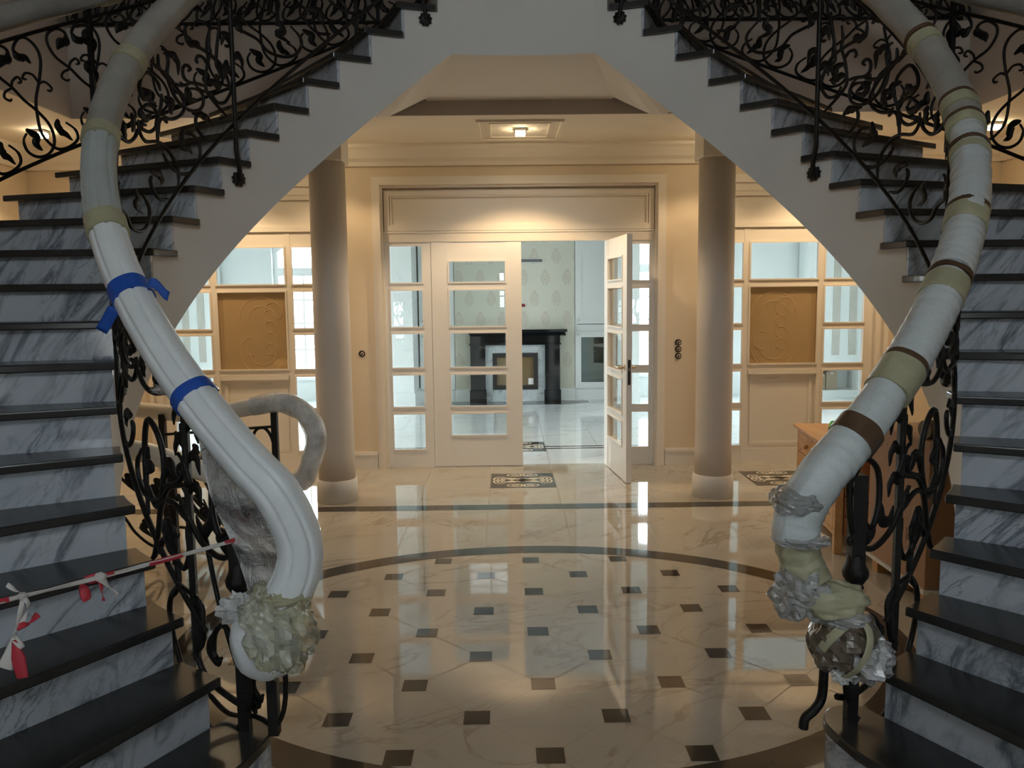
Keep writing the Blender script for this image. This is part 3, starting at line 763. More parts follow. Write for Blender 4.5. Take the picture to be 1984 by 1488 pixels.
    zz = [[(.05,.55),(.25,.62),(.5,.58),(.55,.48),(.45,.40),(.3,.42),(.28,.47)], [(.02,.62),(.10,.40),(.4,.33),(.75,.36),(.95,.42),(1.2,.50)],
          [(1.0,.42),(1.3,.47),(1.6,.46),(1.75,.36),(1.9,.27),(2.0,.25)], [(1.05,.40),(1.02,.32),(1.15,.26),(1.35,.29),(1.30,.33)],
          [(.2,.18),(.25,.08),(.12,-.02),(.1,-.12),(.3,-.22),(.7,-.26),(1.05,-.2),(1.5,.0),(1.55,.12),(1.3,.19),(1.0,.18)],
          [(.28,.05),(.45,.11),(.62,.07),(.66,0)], [(1.5,.14),(1.3,.2),(1.35,.3),(1.6,.34),(1.75,.28)],
          [(2.0,.5),(1.75,.44),(1.55,.52),(1.5,.62),(1.65,.70),(1.9,.73),(2.05,.62),(2.05,.4)],
          [(1.05,.74),(1.0,.62),(1.15,.55),(1.5,.52)], [(1.0,-.2),(.85,-.32),(.4,-.42),(.2,-.44),(.1,-.5),(.2,-.58)]]
    for p in zz: scroll(root, fn, nf, p, .010)
    for p in ([(.55,.48),(.62,.42),(.75,.40),(.85,.45)], [(.5,.40),(.35,.36),(.3,.40),(.22,.41)], [(1.35,.29),(1.5,.33),(1.45,.37),(1.25,.36)], [(1.0,.18),(.85,.13),(.9,.02),(1.1,-.03)],
              [(1.6,.34),(1.5,.40),(1.35,.36),(1.3,.30)], [(.62,.07),(.7,.03),(.62,-.02),(.5,0)], [(1.2,.55),(1.35,.60),(1.5,.56),(1.6,.50)]):
        leaf(root, fn, nf, p, .020)
    if s < 0:                                        # the lower scroll on the bottom step of the left flight
        g = lambda u, h: inner(s, lerp(-61, -52, u), -.03, RISE+h)
        for p in ([(.15,.03),(.25,.0),(.05,.08),(0,.2),(.15,.27),(.4,.28),(.5,.22)], [(.5,.05),(.8,.2),(1.1,.40),(1.3,.6)], [(.5,.05),(.7,.3),(.62,.5),(.9,.7)], [(1.4,.06),(1.0,.02),(.5,.04),(.2,.02)]):
            scroll(root, g, nf, p, .0085)
        leaf(root, g, nf, [(.5,.22),(.55,.15),(.45,.10),(.35,.12)], .018)
    return root
IB = {1: inner_balustrade(1, 'right'), -1: inner_balustrade(-1, 'left')}

def lyre_row(root, fn, nf, units):
    for u0 in units:
        f = lambda u, h, u0=u0: fn(u0+u, h)
        n = lambda u, u0=u0: nf(u0+u)
        for i, p in enumerate(LYRE_STEMS): scroll(root, f, n, p, .0085 if i < 2 else .007)
        for p in LYRE_LEAVES: leaf(root, f, n, p, .022)
def outer_balustrade(s, side):
    root = thing('stair_balustrade', 'black lyre-pattern balustrade on the outer edge of the %s flight' % side, 'balustrade', across(s, 20, W-.06, 1.5), 'wrought iron balustrades of the stairs')
    L = 7.3
    t0, t1 = -8, 72
    fn = lambda u, h: on_outer(s, 23.2+u*L, h)
    nf = lambda u: nrm_in(s, 23.2+u*L)
    ths = [lerp(t0, t1, i/60) for i in range(61)]
    MB().tube([on_outer(s, t, .10) for t in ths], .011, 6).build('bottom_bar', M['iron'], root)
    MB().tube([on_outer(s, t, .755) for t in ths], .011, 6).build('top_bar', M['iron'], root)
    lyre_row(root, fn, nf, range(-4, 7))
    for th in (30.6, 66, -5):
        p = on_outer(s, th, 0); m = MB(); bar_vertical(m, p.x, p.y, p.z-.02, p.z+.86, .013)
        m.build('post', M['iron'], root)
        for hh in (.62, .45):
            leaf(root, lambda u, h: on_outer(s, th+u, h), lambda u: nrm_in(s, th), [(0, hh+.08), (-.5, hh+.04), (.4, hh), (0, hh-.07)], .026)
    return root
OB = {1: outer_balustrade(1, 'right'), -1: outer_balustrade(-1, 'left')}

def gallery(s, side):
    x0 = across(s, 72, W).x + s*.05; x1 = VL+.05 if s < 0 else VR-.05; y = VY+.06
    root = thing('gallery_balustrade', 'straight black balustrade along the gallery edge on the %s' % side, 'balustrade', ((x0+x1)/2, y, ZU), 'gallery balustrades')
    xa, xb = (XC+s*1.0, x1)
    MB().tube([(xa, y, ZU+.045), (xb, y, ZU+.045)], .012, 6).build('bottom_bar', M['iron'], root)
    MB().tube([(xa, y, ZU+.70), (xb, y, ZU+.70)], .012, 6).build('top_bar', M['iron'], root)
    n = 7; p = (xb-xa)/n
    fn = lambda u, h: Vector((xa+u*p, y, ZU+h-.055)); nf = lambda u: Vector((0, 1, 0))
    lyre_row(root, fn, nf, [i+.5 for i in range(n)])
    for i in range(4):
        m = MB(); bar_vertical(m, lerp(xa, xb, i/3), y, ZU, ZU+.82, .012); m.build('post', M['iron'], root)
    m = MB().tube([(xa, y, ZU+.82), (xb, y, ZU+.82)], .035, 10).build('handrail', M['foam_grey'], root)
    return root
# ------------------------------------------------------------------ wrapped handrails
M['foam'] = simple('white_foam_sleeve', (.86,.92,.95), .3, spec=.5, bumpy=.15, bscale=8, var=.04)
M['bubble'] = film_mat('silver_bubble_wrap', (.66,.72,.74), 3.0, .30, 70, .26, .45, .006)
M['foam_shaded'] = simple('shaded_foam_sleeve', (.46,.51,.51), .35, spec=.5, bumpy=.2, bscale=10, var=.08)  # bluish film over the sleeve, with the dimmer light put into the colour
M['foam_grey'] = simple('dark_grey_foam_wrap', (.34,.33,.30), .5, spec=.4, bumpy=.4, bscale=14, var=.15)  # darker grey foam for the upper, outer and gallery rails
M['tape_y'] = simple('yellowed_tape', (.43,.42,.28), .35, bumpy=.3, bscale=25, var=.2)
M['tape_b'] = simple('blue_tape', (.012,.095,.50), .45, bumpy=.2, bscale=30)
M['tape_br'] = simple('brown_packing_tape', (.10,.060,.035), .25, var=.2)
M['film'] = film_mat('clear_film', (.92,.95,.96), .80, .25, 15, .10, 1.0)
M['film_y'] = film_mat('yellowed_film', (.66,.66,.45), .45, .7, 14, .08, .8, .008)
M['film_br'] = film_mat('brown_film', (.11,.085,.06), 2.6, .7, 10, .08, .6, .01)
M['bag'] = film_mat('silver_bag', (.66,.69,.71), .65, 1.0, 14, .08, .8, .008)
def rail_pts(s, h, volute):
    ths = [76, 70, 60, 50, 40, 30, 20, 10, 2, -6, -13, -20, -27, -34, -41, -48, -54, -59, -62.5]
    P = [inner(s, t, .015, z_n(t)+h) for t in ths]
    return P + [Vector(v) for v in volute]
VOL = {-1: [(-.615, 2.34, .80), (-.62, 2.335, .70), (-.67, 2.33, .60)], 1: [(.86, 2.335, .84), (.862, 2.33, .74), (.90, 2.325, .655)]}
def sub_path(P, c, half):
    """piece of the polyline P around the point nearest to c"""
    i = min(range(len(P)), key=lambda i: (P[i]-c).length)
    out = [P[i]]; L = 0; a = i
    while a > 0 and L < half: L += (P[a]-P[a-1]).length; a -= 1; out.insert(0, P[a])
    L = 0; b = i
    while b < len(P)-1 and L < half: L += (P[b]-P[b+1]).length; b += 1; out.append(P[b])
    return out
def wrap(s, root):
    h = .86 if s < 0 else .885
    P = spline(rail_pts(s, h, VOL[s]), 24)
    MB().tube(P, .03, 8).build('handrail', M['iron'], root)
    hr = bpy.data.objects[[o.name for o in root.children if o.name.startswith('handrail')][-1]]
    n = len(P)
    cut = min(range(n), key=lambda i: abs(P[i].z-(z_n(-28)+h)) + (0 if i < n*.8 else 9))
    cut0 = min(range(n), key=lambda i: abs(P[i].z-(z_n(-13)+h)) + (0 if i < n*.8 else 9))
    if s < 0:
        pr = lambda a, t: 1.02 - .10*math.exp(-((((a*7/(2*PI)+.3) % 1)-.5)/.09)**2) + .02*noise.noise(Vector((math.cos(a)*2, math.sin(a)*2, t*30)))
        MB().tube(P[:cut0+5], lambda t: .066-.006*t, 20, prof=pr).build('foam_wrap', M['foam_grey'], root)
        MB().tube(P[cut0+3:cut+4], lambda t: .060+.001*t, 84, prof=pr).build('foam_wrap', M['foam_shaded'], root)
        MB().tube(P[cut+2:], lambda t: .061 + .006*t, 84, prof=pr).build('foam_wrap', M['foam'], root)
    else:
        pr = lambda a, t: 1 + .05*noise.noise(Vector((math.cos(a)*1.3, math.sin(a)*1.3, t*26))) + .03*math.cos(2*a)
        MB().tube(P[:cut0+3], lambda t: .068-.006*t, 20, prof=pr).build('foam_wrap', M['foam_grey'], root)
        j = [cut0, cut, cut+28, cut+68, n-40]
        for a, b in zip(j, j[1:]):
            MB().tube(P[a:b+6], lambda t: .060+.009*min(1, t*2.2), 24, prof=pr).build('foam_wrap', M['bubble'], root)
        MB().tube(P[n-44:], lambda t: .064-.004*t, 24, prof=lambda a, t: 1+.12*noise.noise(Vector((math.cos(a)*1.8, math.sin(a)*1.8, t*7)))).build('foam_wrap', M['tape_y'], root)
    def band(th, half, mat, r=.071, name='tape_band', tilt=0):
        c = inner(s, th, .015, z_n(th)+h); q = sub_path(P, c, half)
        MB().tube(q, r, 28, prof=lambda a, t: 1+.02*math.cos(5*a)).build(name, mat, root)
    if s < 0:
        for th, hf, mt in ((3, .03, M['tape_y']), (-13, .025, M['tape_y']), (-28.5, .04, M['tape_y'])): band(th, hf, mt, .069)
        band(-38.2, .022, M['tape_b'], .068); band(-51.2, .018, M['tape_b'], .070)
        # loose ends of the blue tape
        c = inner(s, -38.2, .015, z_n(-38.2)+h)
        m = MB()
        m.grid(lambda u, v: c + Vector((.075+.055*u-.01*v, -.03+.02*u, .055-.035*u-.03*v+.01*math.sin(u*5))), 6, 4)
        m.build('tape_end', M['tape_b'], root, solid=.001); m = MB()
        m.grid(lambda u, v: c + Vector((-.055-.055*u+.035*v, -.045+.015*u, -.03-.075*u-.02*v)), 6, 4)
        m.build('tape_end', M['tape_b'], root, solid=.001)
        # film torn open and hanging between the rail and the newel
        A = spline([P[i] for i in (n-100, n-80, n-60, n-40, n-24, n-12, n-1)], 4)
        B = spline([inner(s, -49.5, -.02, 1.08), (-.90, 2.42, .92), (-.845, 2.40, .80), (-.80, 2.375, .70), (-.775, 2.36, .62), (-.76, 2.355, .55)], 4)
        def fn(u, v, k=1.0):
            a = A[min(len(A)-1, int(u*(len(A)-1)))]; b = B[min(len(B)-1, int(u*(len(B)-1)))]
            p = a.lerp(b, v); q = noise.noise(p*9)*.028*k + .02*math.sin(v*PI)*k + .012*noise.noise(p*27)
            return p + Vector((q*.3, -q, q*.3 - .02*math.sin(v*PI)))
        MB().grid(lambda u, v: fn(u, v), 40, 22).build('hanging_film', M['film'], root)
        MB().grid(lambda u, v: fn(u, v, -1.2), 40, 22).build('hanging_film', M['film'], root)
        # crumpled knot of film at the first post
        pk = inner(s, -47.5, -.02, 1.19); m = MB()
        m.lump(pk+Vector((.015, 0, .02)), (.055, .04, .03), .45, 3, 3); m.lump(pk+Vector((-.05, .0, .035)), (.05, .03, .016), .5, 4, 5)
        m.lump(pk+Vector((.06, -.02, .015)), (.05, .045, .045), .4, 4, 6)
        m.build('film_knot', M['film'], root)
        # volute end: white foam under yellowed film
        MB().lump((-.725, 2.335, .485), (.105, .07, .115), .07, 1.6, 2, 40, 28).build('volute_foam', M['foam'], root)
        m = MB(); m.lump((-.685, 2.32, .535), (.105, .085, .13), .36, 3.0, 8, 44, 30, False); m.build('volute_wrap', M['film_y'], root)
        m = MB(); m.lump((-.655, 2.325, .635), (.078, .07, .03), .25, 3, 9, 36, 24); m.build('tape_band', M['tape_y'], root)
        m = MB(); m.lump((-.80, 2.345, .585), (.06, .03, .04), .6, 4, 4, 20, 13, False); m.build('film_knot', M['film'], root)
    else:
        for th, hf in ((4, .03), (-10, .02), (-14, .02), (-19, .02), (-30, .04), (-39.7, .04), (-51, .05)):
            band(th, hf, M['tape_y'], .0705)
            band(th+ (.9 if hf < .03 else 1.6), .006, M['tape_br'], .0712, 'tape_edge')
        band(-57.4, .024, M['tape_br'], .073)
        # crumpled plastic around the lower curl
        for i, (c, r, a, mt, nm) in enumerate((
            ((.855, 2.325, .90), (.078, .075, .045), .25, 'bag', 'crumpled_wrap'),
            ((.865, 2.320, .785), (.076, .072, .022), .25, 'bag', 'crumpled_wrap'),
            ((.868, 2.31, .625), (.085, .06, .075), .45, 'bag', 'crumpled_wrap'),
            ((.955, 2.31, .60), (.10, .075, .055), .25, 'tape_y', 'tape_wrap'),
            ((.985, 2.31, .555), (.075, .08, .03), .25, 'bag', 'crumpled_wrap'),
            ((1.0, 2.315, .475), (.098, .085, .105), .22, 'film_br', 'brown_wrap'),
            ((1.055, 2.30, .43), (.075, .07, .07), .45, 'bag', 'crumpled_wrap'),
            ((.985, 2.285, .385), (.03, .02, .03), .6, 'film', 'crumpled_wrap'))):
            MB().lump(c, r, a, 2.8, i+11, *((44, 30, True) if mt == 'tape_y' else (34, 22, False))).build(nm, M[mt], root)
        m = MB()
        cc = Vector((1.0, 2.315, .475))
        def on_lump(a, b):
            d = Vector((math.sin(a)*math.cos(b), -math.cos(a)*math.cos(b), math.sin(b)))
            return cc + Vector((d.x*.103, d.y*.091, d.z*.112)), d
        for pts in (((-1.0,-.05),(-.7,.35),(-.35,.7),(.1,.95)), ((-.25,-1.0),(.1,-.55),(.35,0),(.5,.5),(.4,.95))):
            q = spline([(*p, 0) for p in pts], 8); on = [on_lump(p.x, p.y) for p in q]
            MB().tube([o[0] for o in on], .015, 8, nrm=[o[1] for o in on], flat=.15).build('tape_strap', M['tape_y'], root)
for s in (1, -1): wrap(s, IB[s])
# outer handrails, wrapped in dark grey foam
for s in (1, -1):
    P = [on_outer(s, lerp(-8, 72, i/50), .87) for i in range(51)]
    MB().tube(P, lambda t: .062, 18, prof=lambda a, t: 1+.14*noise.noise(Vector((math.cos(a)*1.6, math.sin(a)*1.6, t*16)))).build('foam_wrap', M['foam_grey'], OB[s])
    for th in (14, 33, 52):
        P2 = [on_outer(s, th+d*.5, .87) for d in (-2, -1, 0, 1, 2)]
        MB().tube(P2, .069, 18).build('tape_band', M['tape_y'], OB[s])
gallery(1, 'right'); gallery(-1, 'left')
# railing of the stair going down, behind the left flight
def basement():
    Y = 4.85
    root = thing('basement_railing', 'low wrapped railing looping behind the left flight', 'railing', (-1.6, Y, 0))
    P = spline([(-2.55, Y+.55, .80), (-2.2, Y+.3, .80), (-1.85, Y+.08, .81), (-1.58, Y, .855), (-1.36, Y, .89), (-1.22, Y, .84), (-1.155, Y, .72), (-1.16, Y, .60), (-1.2, Y-.02, .47), (-1.29, Y-.04, .37), (-1.36, Y-.04, .42)], 8)
    MB().tube(P, .03, 8).build('handrail', M['iron'], root)
    MB().tube(P, lambda t: .052, 20, prof=lambda a, t: 1+.1*noise.noise(Vector((math.cos(a)*1.5, math.sin(a)*1.5, t*12)))).build('foam_wrap', M['foam_grey2'], root)
    for i in (44, 60):
        MB().tube(P[i-1:i+3], .057, 20).build('tape_band', M['tape_y'], root)
    MB().tube(P[26:70], lambda t: .062, 20, prof=lambda a, t: 1+.2*noise.noise(Vector((math.cos(a)*1.5+3, math.sin(a)*1.5, t*9)))).build('film_sleeve', M['film'], root)
    m = MB(); bar_vertical(m, -1.392, Y, 0, .87, .018); m.build('post', M['iron'], root)
    m = MB(); bar_vertical(m, -2.15, Y+.2, 0, .80, .018); m.build('post', M['iron'], root)
    MB().tube([(-2.15, Y+.2, .67), (-1.392, Y, .745)], .009, 6).build('top_bar', M['iron'], root)
    MB().tube([(-2.15, Y+.2, .08), (-1.392, Y, .08)], .010, 6).build('bottom_bar', M['iron'], root)
    fn = lambda u, h: Vector((lerp(-2.15, -1.392, u), Y+.2*(1-u), h*.9)); nf = lambda u: Vector((.25, -1, 0))
    for p in PANEL_STEMS: scroll(root, fn, nf, p, .008)
    for p in PANEL_LEAVES: leaf(root, fn, nf, p, .022)
    scroll(root, fn, nf, [(.985,.55),(.98,.72),(.92,.81),(.84,.80),(.80,.72),(.85,.66),(.9,.68)], .010)
    # second, lower flight of the same railing
    Q = spline([(-2.28, Y-.25, .50), (-2.22, Y-.28, .66), (-2.08, Y-.3, .66), (-1.9, Y-.3, .60), (-1.62, Y-.3, .50), (-1.5, Y-.3, .40)], 8)
    MB().tube(Q, lambda t: .058, 20, prof=lambda a, t: 1+.12*noise.noise(Vector((math.cos(a)*1.5, math.sin(a)*1.5+7, t*9)))).build('foam_wrap', M['foam'], root)
    m = MB(); bar_vertical(m, -1.9, Y-.3, 0, .6, .018); m.build('post', M['iron'], root)
    g = lambda u, h: Vector((lerp(-2.3, -1.5, u), Y-.3, h*.72))
    for p in PANEL_STEMS[::2]: scroll(root, g, nf, p, .009)
    for p in PANEL_LEAVES: leaf(root, g, nf, p, .024)
M['foam_grey2'] = simple('grey_foam_wrap', (.55,.53,.48), .4, spec=.5, bumpy=.3, bscale=18, var=.1)
basement()

# ------------------------------------------------------------------ barrier tape
M['tape_w'] = simple('white_barrier_tape', (.68,.66,.64), .4, var=.08)
M['tape_r'] = simple('red_barrier_tape', (.52,.035,.06), .4, var=.15)
bt = thing('barrier_tape', 'red and white barrier tape tied across the left flight', 'barrier tape', (-1.2, 1.9, .79))
A = Vector((-.805, 2.395, .785)); E_ = Vector((-1.75, 1.25, .86))
def tp(t): p = A.lerp(E_, t); p.z -= .03*math.sin(PI*t); return p
def ribbon(m, pts, w, tw=0.0):
    P = spline(pts, 6)
    m.tube(P, w, 8, nrm=[Vector((math.sin(tw+i*.25), -math.cos(tw+i*.25), .3)) for i in range(len(P))], flat=.12)
pl = [tp(i/30) for i in range(31)]
m = MB(); m.tube(pl, .0065, 8, nrm=[Vector((.4, -1, .3+math.sin(i)))for i in range(31)], flat=.25); m.build('tape_line', M['tape_w'], bt)
for a, b in ((0, .035), (.125, .19), (.255, .275), (.425, .5)):
    MB().tube([tp(lerp(a, b, i/6)) for i in range(7)], .0072, 8, nrm=[Vector((.4, -1, .3))]*7, flat=.4).build('red_stripe', M['tape_r'], bt)
k1 = tp(.28); k2 = tp(.405)
m = MB(); m.lump(k1, (.016, .012, .011), .4, 3, 1, 14, 10); ribbon(m, [k1, k1+Vector((.02, -.01, -.015)), k1+Vector((.05, -.015, -.045))], .010); m.build('knot', M['tape_w'], bt)
m = MB(); ribbon(m, [k1, k1+Vector((-.03, -.01, -.006)), k1+Vector((-.038, -.012, -.02)), k1+Vector((-.03, -.014, -.058))], .013)
ribbon(m, [k1, k1+Vector((.008, -.01, -.03)), k1+Vector((.012, -.012, -.06))], .006); m.build('tail', M['tape_r'], bt)
m = MB(); m.lump(k2, (.01, .01, .009), .4, 3, 2, 14, 10)
ribbon(m, [k2+Vector((-.035, 0, .03)), k2+Vector((-.015, -.005, .018)), k2, k2+Vector((-.008, -.01, -.06)), k2+Vector((-.022, -.012, -.10))], .006)
ribbon(m, [k2, k2+Vector((.018, -.008, -.02)), k2+Vector((.002, -.01, -.06)), k2+Vector((-.02, -.012, -.09))], .006)
ribbon(m, [k2+Vector((-.022, -.012, -.10)), k2+Vector((.0, -.014, -.125))], .008)
m.tube([k2+Vector((-.022, -.012, -.10)), k2+Vector((-.034, -.014, -.14)), k2+Vector((-.046, -.016, -.175))], lambda t: .006+.014*t, 8, nrm=[Vector((0,-1,0))]*3, flat=.2)
m.build('knot', M['tape_w'], bt)
m = MB(); m.tube([k2+Vector((-.020, -.014, -.105)), k2+Vector((-.012, -.016, -.15)), k2+Vector((-.004, -.018, -.20))], lambda t: .005+.015*math.sin(t*2.4), 8, nrm=[Vector((0,-1,0))]*3, flat=.2)
ribbon(m, [k2+Vector((-.012, -.012, -.075)), k2+Vector((.02, -.014, -.06)), k2+Vector((.045, -.016, -.04))], .008)
m.build('tail', M['tape_r'], bt)
# ------------------------------------------------------------------ things under the right flight
M['pine'] = wood('orange_pine', (.60,.34,.13), (.50,.25,.08), (9, 1.2, 9))
M['pine_dark'] = wood('red_pine_edge', (.36,.15,.055), (.28,.11,.04), (4, 4, 12))
M['knot'] = simple('pine_knot', (.16,.06,.02), .5)
def chest():
    t = thing('pine_chest_of_drawers', 'orange pine chest of drawers with a knotty front under the right flight', 'chest of drawers', (2.2, 5.05, 0))
    u = Vector((.132, .991, 0)); v = Vector((.991, -.132, 0)); o = Vector((1.895, 4.56, 0))
    R = Matrix(((v.x, u.x, 0, o.x), (v.y, u.y, 0, o.y), (0, 0, 1, 0), (0, 0, 0, 1)))
    Ln, H, D = 1.0, .585, .46
    m = MB(); m.box(.02, D, .03, Ln-.03, .10, H, R); m.build('body', M['pine'], t)
    for y0 in (0, Ln-.045):
        for x0 in (0, D-.045):
            MB().box(x0, x0+.045, y0, y0+.045, 0, H, R).build('leg', M['pine_dark'] if x0 else M['pine'], t, bevel=.003)
    MB().box(-.025, D+.01, -.02, Ln+.02, H, H+.025, R).build('top', M['pine'], t, bevel=.004)
    m = MB()
    for i in range(4): m.box(.05, D-.05, -.004, .03, .11+.118*i, .11+.118*i+.112, R)
    m.build('end_planks', M['pine_dark'], t)
    for i in range(3):
        d = MB().box(0, .02, .05, Ln-.05, .135+.148*i, .135+.148*i+.142, R).build('drawer', M['pine'], t, bevel=.003)
        for yy in (.3, .7):
            c = R @ Vector((-.014, yy, .205+.148*i))
            k = MB(); k.lump(c, (.016, .016, .016), .02, 1, 1, 14, 10); k.build('knob', M['pine'], d)
        m = MB()
        for q in range(4):
            c = R @ Vector((.001, random.uniform(.08, .9), .15+.148*i+random.uniform(0, .11)))
            m.lump(c, (.003, .011, .008), .2, 2, q, 12, 8)
        m.build('knot', M['knot'], d)
    m = MB().box(.004, .02, .05, Ln-.05, .10, .13, R); m.build('plinth_board', M['pine'], t)
chest()
M['green'] = new_mat('green_glass')[0]
nt = M['green'].node_tree; b = nt.nodes['Principled BSDF']; setb(b, (.12,.55,.04), .05, spec=.7)
gb = thing('green_glass_bowl', 'small bright green glass bowl on the pine chest', 'bowl', (2.08, 4.98, .61))
MB().lathe([(.028, .61), (.03, .618), (.052, .645), (.062, .675), (.060, .70), (.052, .71), (.049, .705), (.055, .68), (.045, .65), (.02, .63), (.001, .628)], (2.08, 4.98, 0), 24).build('bowl', M['green'], gb)
m = MB()
for i in range(12):
    a = 2*PI*i/12; m.lump((2.08+.059*math.cos(a), 4.98+.059*math.sin(a), .672), (.009, .009, .012), .05, 1, 1, 10, 8)
m.build('glass_boss', M['green'], gb)
M['card'] = simple('brown_cardboard', (.36,.20,.11), .7, var=.06)
M['card_d'] = simple('dark_cardboard', (.22,.115,.05), .7, var=.06)
M['board_w'] = simple('white_board_edge', (.66,.62,.56), .6)
M['ink'] = simple('printed_mark', (.10,.06,.04), .7)
cr = thing('flat_cardboard_crate', 'large brown cardboard crate standing on wooden blocks under the right flight', 'crate', (2.2, 4.03, 0))
m = MB(); m.box(1.995, 2.40, 3.74, 4.36, .085, .80); m.build('carton', M['card'], cr, bevel=.004)
m = MB(); m.box(1.985, 2.41, 3.73, 4.37, .065, .085); m.build('base_board', M['board_w'], cr)
for x in (2.0, 2.32):
    for y in (3.78, 4.02, 4.27): MB().box(x, x+.07, y-.03, y+.03, 0, .065).build('block', M['pine'], cr)
m = MB()
for i in range(10): m.box(1.9935, 1.995, 3.80+.05*i+.01*(i % 3), 3.808+.05*i+.01*(i % 3), .735-.02*(i % 3), .742-.02*(i % 3))
m.build('staple', M['ink'], cr)
m = MB()
for y in (3.86, 3.90): 
    m.tube([(1.9945, y+.018*math.cos(a), .30+.018*math.sin(a)) for a in [2*PI*i/12 for i in range(13)]], .0016, 4)
m.box(1.9935, 1.995, 3.93, 3.934, .27, .34); m.box(1.9935, 1.995, 3.975, 3.979, .25, .36); m.box(1.9935, 1.995, 3.97, 3.985, .25, .254)
m.box(1.9935, 1.995, 3.83, 3.834, .24, .28)
m.build('handling_mark', M['ink'], cr)
M['roll'] = simple('olive_roll', (.16,.13,.08), .7)
rl = thing('rolled_sheet', 'dull olive rolled sheet lying on the cardboard crate', 'roll', (2.2, 3.9, .80))
MB().tube([(2.02, 3.85, .845), (2.38, 3.93, .845)], .045, 20).build('sheet', M['roll'], rl)
MB().tube([(2.018, 3.8495, .845), (2.03, 3.852, .845)], .022, 16).build('core', M['card_d'], rl)
M['board_b'] = simple('beige_board', (.62,.52,.40), .6)
bd = thing('beige_board', 'plain beige board leaning behind the cardboard crate', 'board', (2.52, 4.3, 0))
T = Matrix.Translation((2.50, 4.1, 0)) @ Matrix.Rotation(math.radians(6), 4, 'Y')
MB().box(0, .025, -.45, .60, 0, 1.0, T).build('panel', M['board_b'], bd)
MB().box(-.02, 0, -.45, .60, .90, .96, T).build('batten', M['card_d'], bd)

# ------------------------------------------------------------------ the living room beyond the doors
M['lwall'] = paint('white_room_wall', (.76,.80,.79), .6)
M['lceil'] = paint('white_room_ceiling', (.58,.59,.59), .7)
M['lcab'] = paint('white_cabinet_lacquer', (.76,.80,.79), .35, .01, .45)
M['lwin'] = paint('white_window_frame', (.78,.80,.80), .4)
# damask wallpaper
m_, nt, b = new_mat('damask_wallpaper'); setb(b, (.62,.60,.48), .55)
tc = N(nt, 'ShaderNodeTexCoord'); sx = N(nt, 'ShaderNodeSeparateXYZ'); nt.links.new(tc.outputs['Object'], sx.inputs[0])
nz = noise_tex(nt, coords(nt), 38, 3, .6)
def motif(ox, oz):
    fx = math_n(nt, 'SUBTRACT', math_n(nt, 'FRACT', math_n(nt, 'ADD', math_n(nt, 'DIVIDE', sx.outputs[0], .315), 40.0+ox)), .5)
    fz = math_n(nt, 'SUBTRACT', math_n(nt, 'FRACT', math_n(nt, 'ADD', math_n(nt, 'DIVIDE', sx.outputs[2], .60), 40.0+oz)), .5)
    ax = math_n(nt, 'ABSOLUTE', fx)
    # onion shape: narrow tip above, wide below
    wid = math_n(nt, 'SUBTRACT', .25, math_n(nt, 'MULTIPLY', math_n(nt, 'MAXIMUM', fz, -.02), .75))
    u = math_n(nt, 'DIVIDE', ax, math_n(nt, 'MAXIMUM', wid, .01))
    w = math_n(nt, 'DIVIDE', fz, .215)
    d = math_n(nt, 'ADD', math_n(nt, 'MULTIPLY', u, u), math_n(nt, 'POWER', math_n(nt, 'ABSOLUTE', w), 2.6))
    d = math_n(nt, 'ADD', d, math_n(nt, 'MULTIPLY', math_n(nt, 'SINE', math_n(nt, 'MULTIPLY', fz, 75)), .16))
    body = math_n(nt, 'LESS_THAN', d, .82); rim = math_n(nt, 'LESS_THAN', d, 1.15)
    rings = math_n(nt, 'GREATER_THAN', math_n(nt, 'SINE', math_n(nt, 'ADD', math_n(nt, 'MULTIPLY', d, 13), math_n(nt, 'MULTIPLY', nz, 9))), .1)
    return body, rim, rings
b1, r1, g1 = motif(.1, 0); b2, r2, g2 = motif(.6, .5)
body = math_n(nt, 'MAXIMUM', b1, b2); rim = math_n(nt, 'MAXIMUM', r1, r2)
ring = math_n(nt, 'MAXIMUM', math_n(nt, 'MULTIPLY', b1, g1), math_n(nt, 'MULTIPLY', b2, g2))
c = mixc(nt, rim, (.60,.60,.51), (.63,.625,.54)); c = mixc(nt, body, c, (.58,.56,.475)); c = mixc(nt, ring, c, (.52,.49,.41))
nt.links.new(c, b.inputs['Base Color']); M['damask'] = m_
LYW = 12.2
m = MB()
wins = [(-3.45, -1.72, .34, 2.42), (1.80, 3.42, .34, 2.42)]
xs = [LX0, wins[0][0], wins[0][1], wins[1][0], wins[1][1], LX1]
for i in (0, 2, 4): m.box(xs[i], xs[i+1], LYW, LYW+.3, 0, LZ)
for w in wins: m.box(w[0], w[1], LYW, LYW+.3, 0, w[2]); m.box(w[0], w[1], LYW, LYW+.3, w[3], LZ)
struct(m.build('wall_far', M['lwall']), 'white far wall of the bright room', 'wall')
for nm, x0, x1 in (('wall_side_1', LX0-.25, LX0), ('wall_side_2', LX1, LX1+.25)):
    m = MB(); m.box(x0, x1, YW+.14, 7.7, 0, LZ); m.box(x0, x1, 9.4, LYW+.3, 0, LZ); m.box(x0, x1, 7.7, 9.4, 0, .2); m.box(x0, x1, 7.7, 9.4, 2.3, LZ)  # unseen opening in the side wall, added to brighten the room
    struct(m.build(nm, M['lwall']), 'white side wall of the bright room', 'wall')
struct(MB().box(LX0-.25, LX1+.25, YW+.14, LYW+.3, LZ, LZ+.12).build('ceiling_room', M['lceil']), 'white ceiling of the bright room', 'ceiling')
struct(MB().box(LX0-.25, LX1+.25, YW+.141, YW+.16, 2.47, LZ).build('wall_room_near', M['lwall']), 'white wall above the doors inside the bright room', 'wall')
m = MB()
